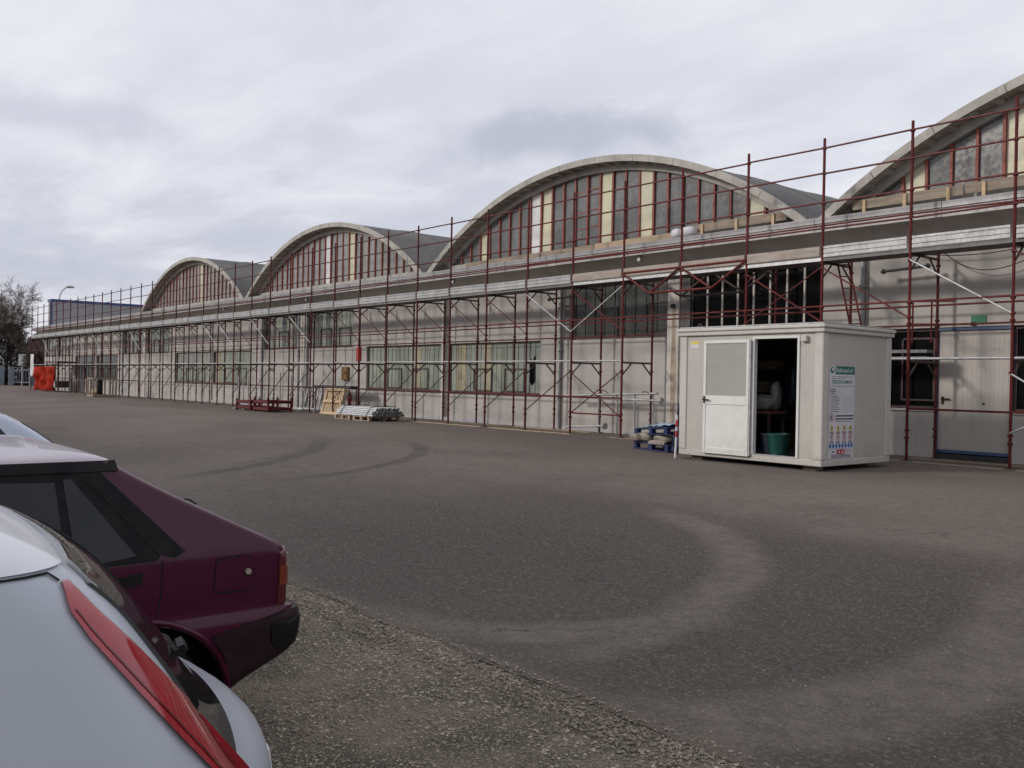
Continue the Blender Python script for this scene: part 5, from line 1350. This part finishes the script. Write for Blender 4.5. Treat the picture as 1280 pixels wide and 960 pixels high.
# bumper: wide moulded band round the rear
mc.patch('bumper', [(.46, .575), (.13, .640), (.045, .640), (.045, .49), (.21, .385), (.30, .335), (.345, .335), (.365, .39), (.40, .50)], 'maroon_plastic', .010, label='scuffed dark maroon rear bumper')
mc.patch('bumper_face', [(-.74, .46), (.74, .46), (.74, .64), (-.74, .64)], 'black_plastic', .012, rear=True)
mc.patch('bumper_pad', [(.20, .60), (.05, .61), (.05, .47), (.13, .465), (.19, .50)], 'black_plastic', .016)
for z in (.52, .565): mc.line([(.05, z), (.17, z + .004)], 'rubber', .01, 'bumper_groove')
mc.patch('sill_trim', [(1.14, .36), (2.80, .36), (2.80, .25), (1.14, .25)], 'black_plastic', .008)
# arch lip
for u in mc.wheels:
    for sx in (-1, 1):
        pts = []
        for a in np.linspace(R(8), R(172), 24): uu, zz = u + .375 * math.cos(a), .295 + .375 * math.sin(a); pts.append(mc.P(sx * (mc.side_x(uu, zz) + .002), uu, zz))
        wire('arch_lip', pts, .013, 'maroon_paint', mc.root, 6)
mc.cap('roof_panel', 1.297, 'roof_sky_sheen', label='roof panel with pale sky reflection painted in')
mc.add_wheels()
tube('exhaust', mc.P(.25, .10, .22), mc.P(.25, .8, .24), .02, 'dark_steel', mc.root)
for sx in (-1, 1): wire('mud_strap', [mc.P(sx * .70, .43, .40), mc.P(sx * .70, .44, .30), mc.P(sx * .69, .46, .20)], .009, 'rubber', mc.root)
wire('rear_spoiler_stub', [mc.P(.40, .42, 1.088), mc.P(.44, .415, 1.09), mc.P(.46, .39, 1.07)], .004, 'black_plastic', mc.root)
mc.patch('front_window', [(-.55, .99), (.55, .99), (.5, 1.25), (-.5, 1.25)], 'car_glass', .006, rear=True) if False else None

# --- white hatchback nearest the camera
tabw = [(.20, .0, 3.62, .74, .15, .12), (.26, -.08, 3.72, .79, .18, .14), (.35, -.16, 3.78, .81, .2, .18), (.70, -.19, 3.82, .83, .25, .22), (.84, -.175, 3.78, .83, .24, .22), (.90, -.15, 3.70, .826, .22, .20), (.945, -.10, 3.3, .818, .2, .18), (.97, -.055, 2.95, .812, .19, .15), (1.0, -.015, 2.9, .808, .18, .13), (1.2, .135, 2.55, .755, .14, .10), (1.31, .235, 2.35, .718, .12, .085),
        (1.335, .285, 2.3, .708, .12, .06), (1.355, .33, 2.28, .700, .12, .04), (1.375, .37, 2.24, .690, .12, .03), (1.395, .41, 2.2, .672, .12, .03), (1.415, .455, 2.15, .648, .13, .03), (1.435, .53, 2.08, .60, .15, .03), (1.45, .63, 1.98, .52, .18, .03), (1.458, .80, 1.8, .42, .2, .03)]
wc = Car('hatchback_car', 'white hatchback car with tall red tail lamps along its rear pillars', 5.36, -15.62, -.30, tabw, (.62, 3.08), .30, 'white_paint_shaded', GC)
wc.body(rowsof(tabw, .018))
lampL = [(.377, 1.334), (.374, 1.30), (.351, 1.26), (.289, 1.178), (.225, 1.096), (.175, 1.035), (.12, .965), (.11, .93)]
lampR = [(.365, 1.334), (.33, 1.29), (.279, 1.234), (.184, 1.121), (.12, 1.038), (.075, .981), (.06, .93)]
wc.patch('tail_lamp', lampL + lampR[::-1], 'lamp_red', .006, res=.012, label='tall red pillar tail lamp')
def lmix(z, f):
    l = float(np.interp(z, [p[1] for p in lampL[::-1]], [p[0] for p in lampL[::-1]])); r_ = float(np.interp(z, [p[1] for p in lampR[::-1]], [p[0] for p in lampR[::-1]])); return l + (r_ - l) * f
zz_ = list(np.linspace(.945, 1.29, 12)); lampI = [(lmix(z, .40), z) for z in zz_] + [(lmix(z, .50), z) for z in zz_[::-1]]
for f_ in (.24,): wc.line([(lmix(z, f_), z) for z in np.linspace(.95, 1.30, 14)], 'lamp_dark_red', .0022, 'lens_rib')
wc.patch('rear_window', [(-.62, .985), (.62, .985), (.70, 1.0), (.645, 1.325), (.60, 1.34), (-.60, 1.34), (-.645, 1.325), (-.70, 1.0)], 'rear_glass', .006, rear=True)
wc.line([(2.3, 1.350), (.395, 1.348), (.380, 1.336)], 'void', .003, 'roof_gap')
mat('white_paint_lit', (.74, .745, .78), None, 2., .38, coat=.4, rvar=0.)  # same white car paint in its lit tone, for the roof only
wc.cap('roof_panel', 1.351, 'white_paint_lit')
wc.patch('side_window', [(1.62, 1.33), (.62, 1.325), (.72, 1.02), (1.55, .98)], 'car_glass', .004)
wc.patch('side_window', [(2.05, 1.32), (1.68, 1.33), (1.62, .98), (2.7, .96)], 'car_glass', .004)
wc.line([(1.62, .97), (1.60, .4)]); wc.line([(2.78, .95), (2.72, .4)])
wc.patch('number_plate', [(-.26, .72), (.26, .72), (.26, .83), (-.26, .83)], 'sign_white', .008, rear=True)
wc.line([(.30, .78), (.0, .80)], 'void', .006, 'bumper_gap')
wc.patch('bumper_strip', [(.5, .55), (.02, .56), (.02, .50), (.5, .49)], 'black_plastic', .006)
wc.add_wheels()
# roof aerial and rear wiper
wire('aerial', [wc.P(.0, .60, 1.448), wc.P(.0, .58, 1.475), wc.P(0, .48, 1.62)], .006, 'black_plastic', wc.root)
ru = lambda x, z, o: wc.P(x, wc.rear_u(x, z, o), z)
wire('wiper', [ru(-.04, 1.0, .03), ru(.08, 1.04, .035), ru(.22, 1.085, .03), ru(.40, 1.12, .02)], .011, 'black_plastic', wc.root)
wire('wiper_blade', [ru(.0, 1.05, .012), ru(.2, 1.09, .012), ru(.48, 1.14, .012)], .007, 'rubber', wc.root)

# --- pale blue car beyond the maroon one
taba = [(.20, .20, 3.9, .72, .1, .05), (.30, .05, 4.05, .80, .14, .08), (.6, .0, 4.1, .83, .16, .1), (.9, .06, 4.05, .825, .15, .1), (.96, .10, 3.6, .81, .12, .1), (1.0, .2, 3.05, .80, .12, .08), (1.3, .62, 2.45, .71, .1, .07), (1.37, .74, 2.3, .67, .1, .06), (1.41, .9, 2.15, .6, .12, .05), (1.425, 1.1, 2., .5, .14, .05)]
ac = Car('hatchback_car', 'pale silver blue car parked on the far side of the maroon car', .62, -14.35, -.30, taba, (.78, 3.35), .30, 'silver_paint', GC)
ac.body(rowsof(taba, .03))
ac.patch('side_window', [(1.52, 1.32), (.86, 1.31), (.62, 1.0), (1.5, .97)], 'car_glass', .005); ac.patch('side_window', [(2.3, 1.3), (1.6, 1.32), (1.58, .97), (2.8, .96)], 'car_glass', .005)
ac.patch('rear_window', [(-.55, 1.02), (.55, 1.02), (.52, 1.32), (-.52, 1.32)], 'car_glass', .006, rear=True)
ac.patch('tail_lamp', [(.34, .92), (.2, .93), (.2, .72), (.30, .72)], 'lamp_red', .005); ac.patch('number_plate', [(-.26, .70), (.26, .70), (.26, .81), (-.26, .81)], 'sign_white', .008, rear=True)
ac.line([(1.56, .95), (1.55, .4)]); ac.line([(2.85, .94), (2.8, .4)])
ac.add_wheels()

# ------------------------------------------------------------------ two storey block added unseen behind the camera, shading cars and foreground
ob = thing('shade_block', 'unseen two storey block added behind the camera to shade the cars', 'building', (-6., -27., 0))
box('wall', (-45, -31, -.42), (32, -24., 7.1), 'concrete_wall', ob)  # wall of the added shade block
box('shade_block_parapet', (-45.15, -31.15, 7.101), (32.15, -23.85, 7.4), 'arch_concrete', ob)
for i in range(19):
    for z in (.9, 4.3):
        x = -43 + i * 4.; w = box('window', (x, -24.02, z), (x + 2.2, -23.96, z + 1.5), 'black_glass', ob); box('sill', (x - .05, -23.999, z - .08), (x + 2.25, -23.9, z - .002), 'concrete_pier', w)
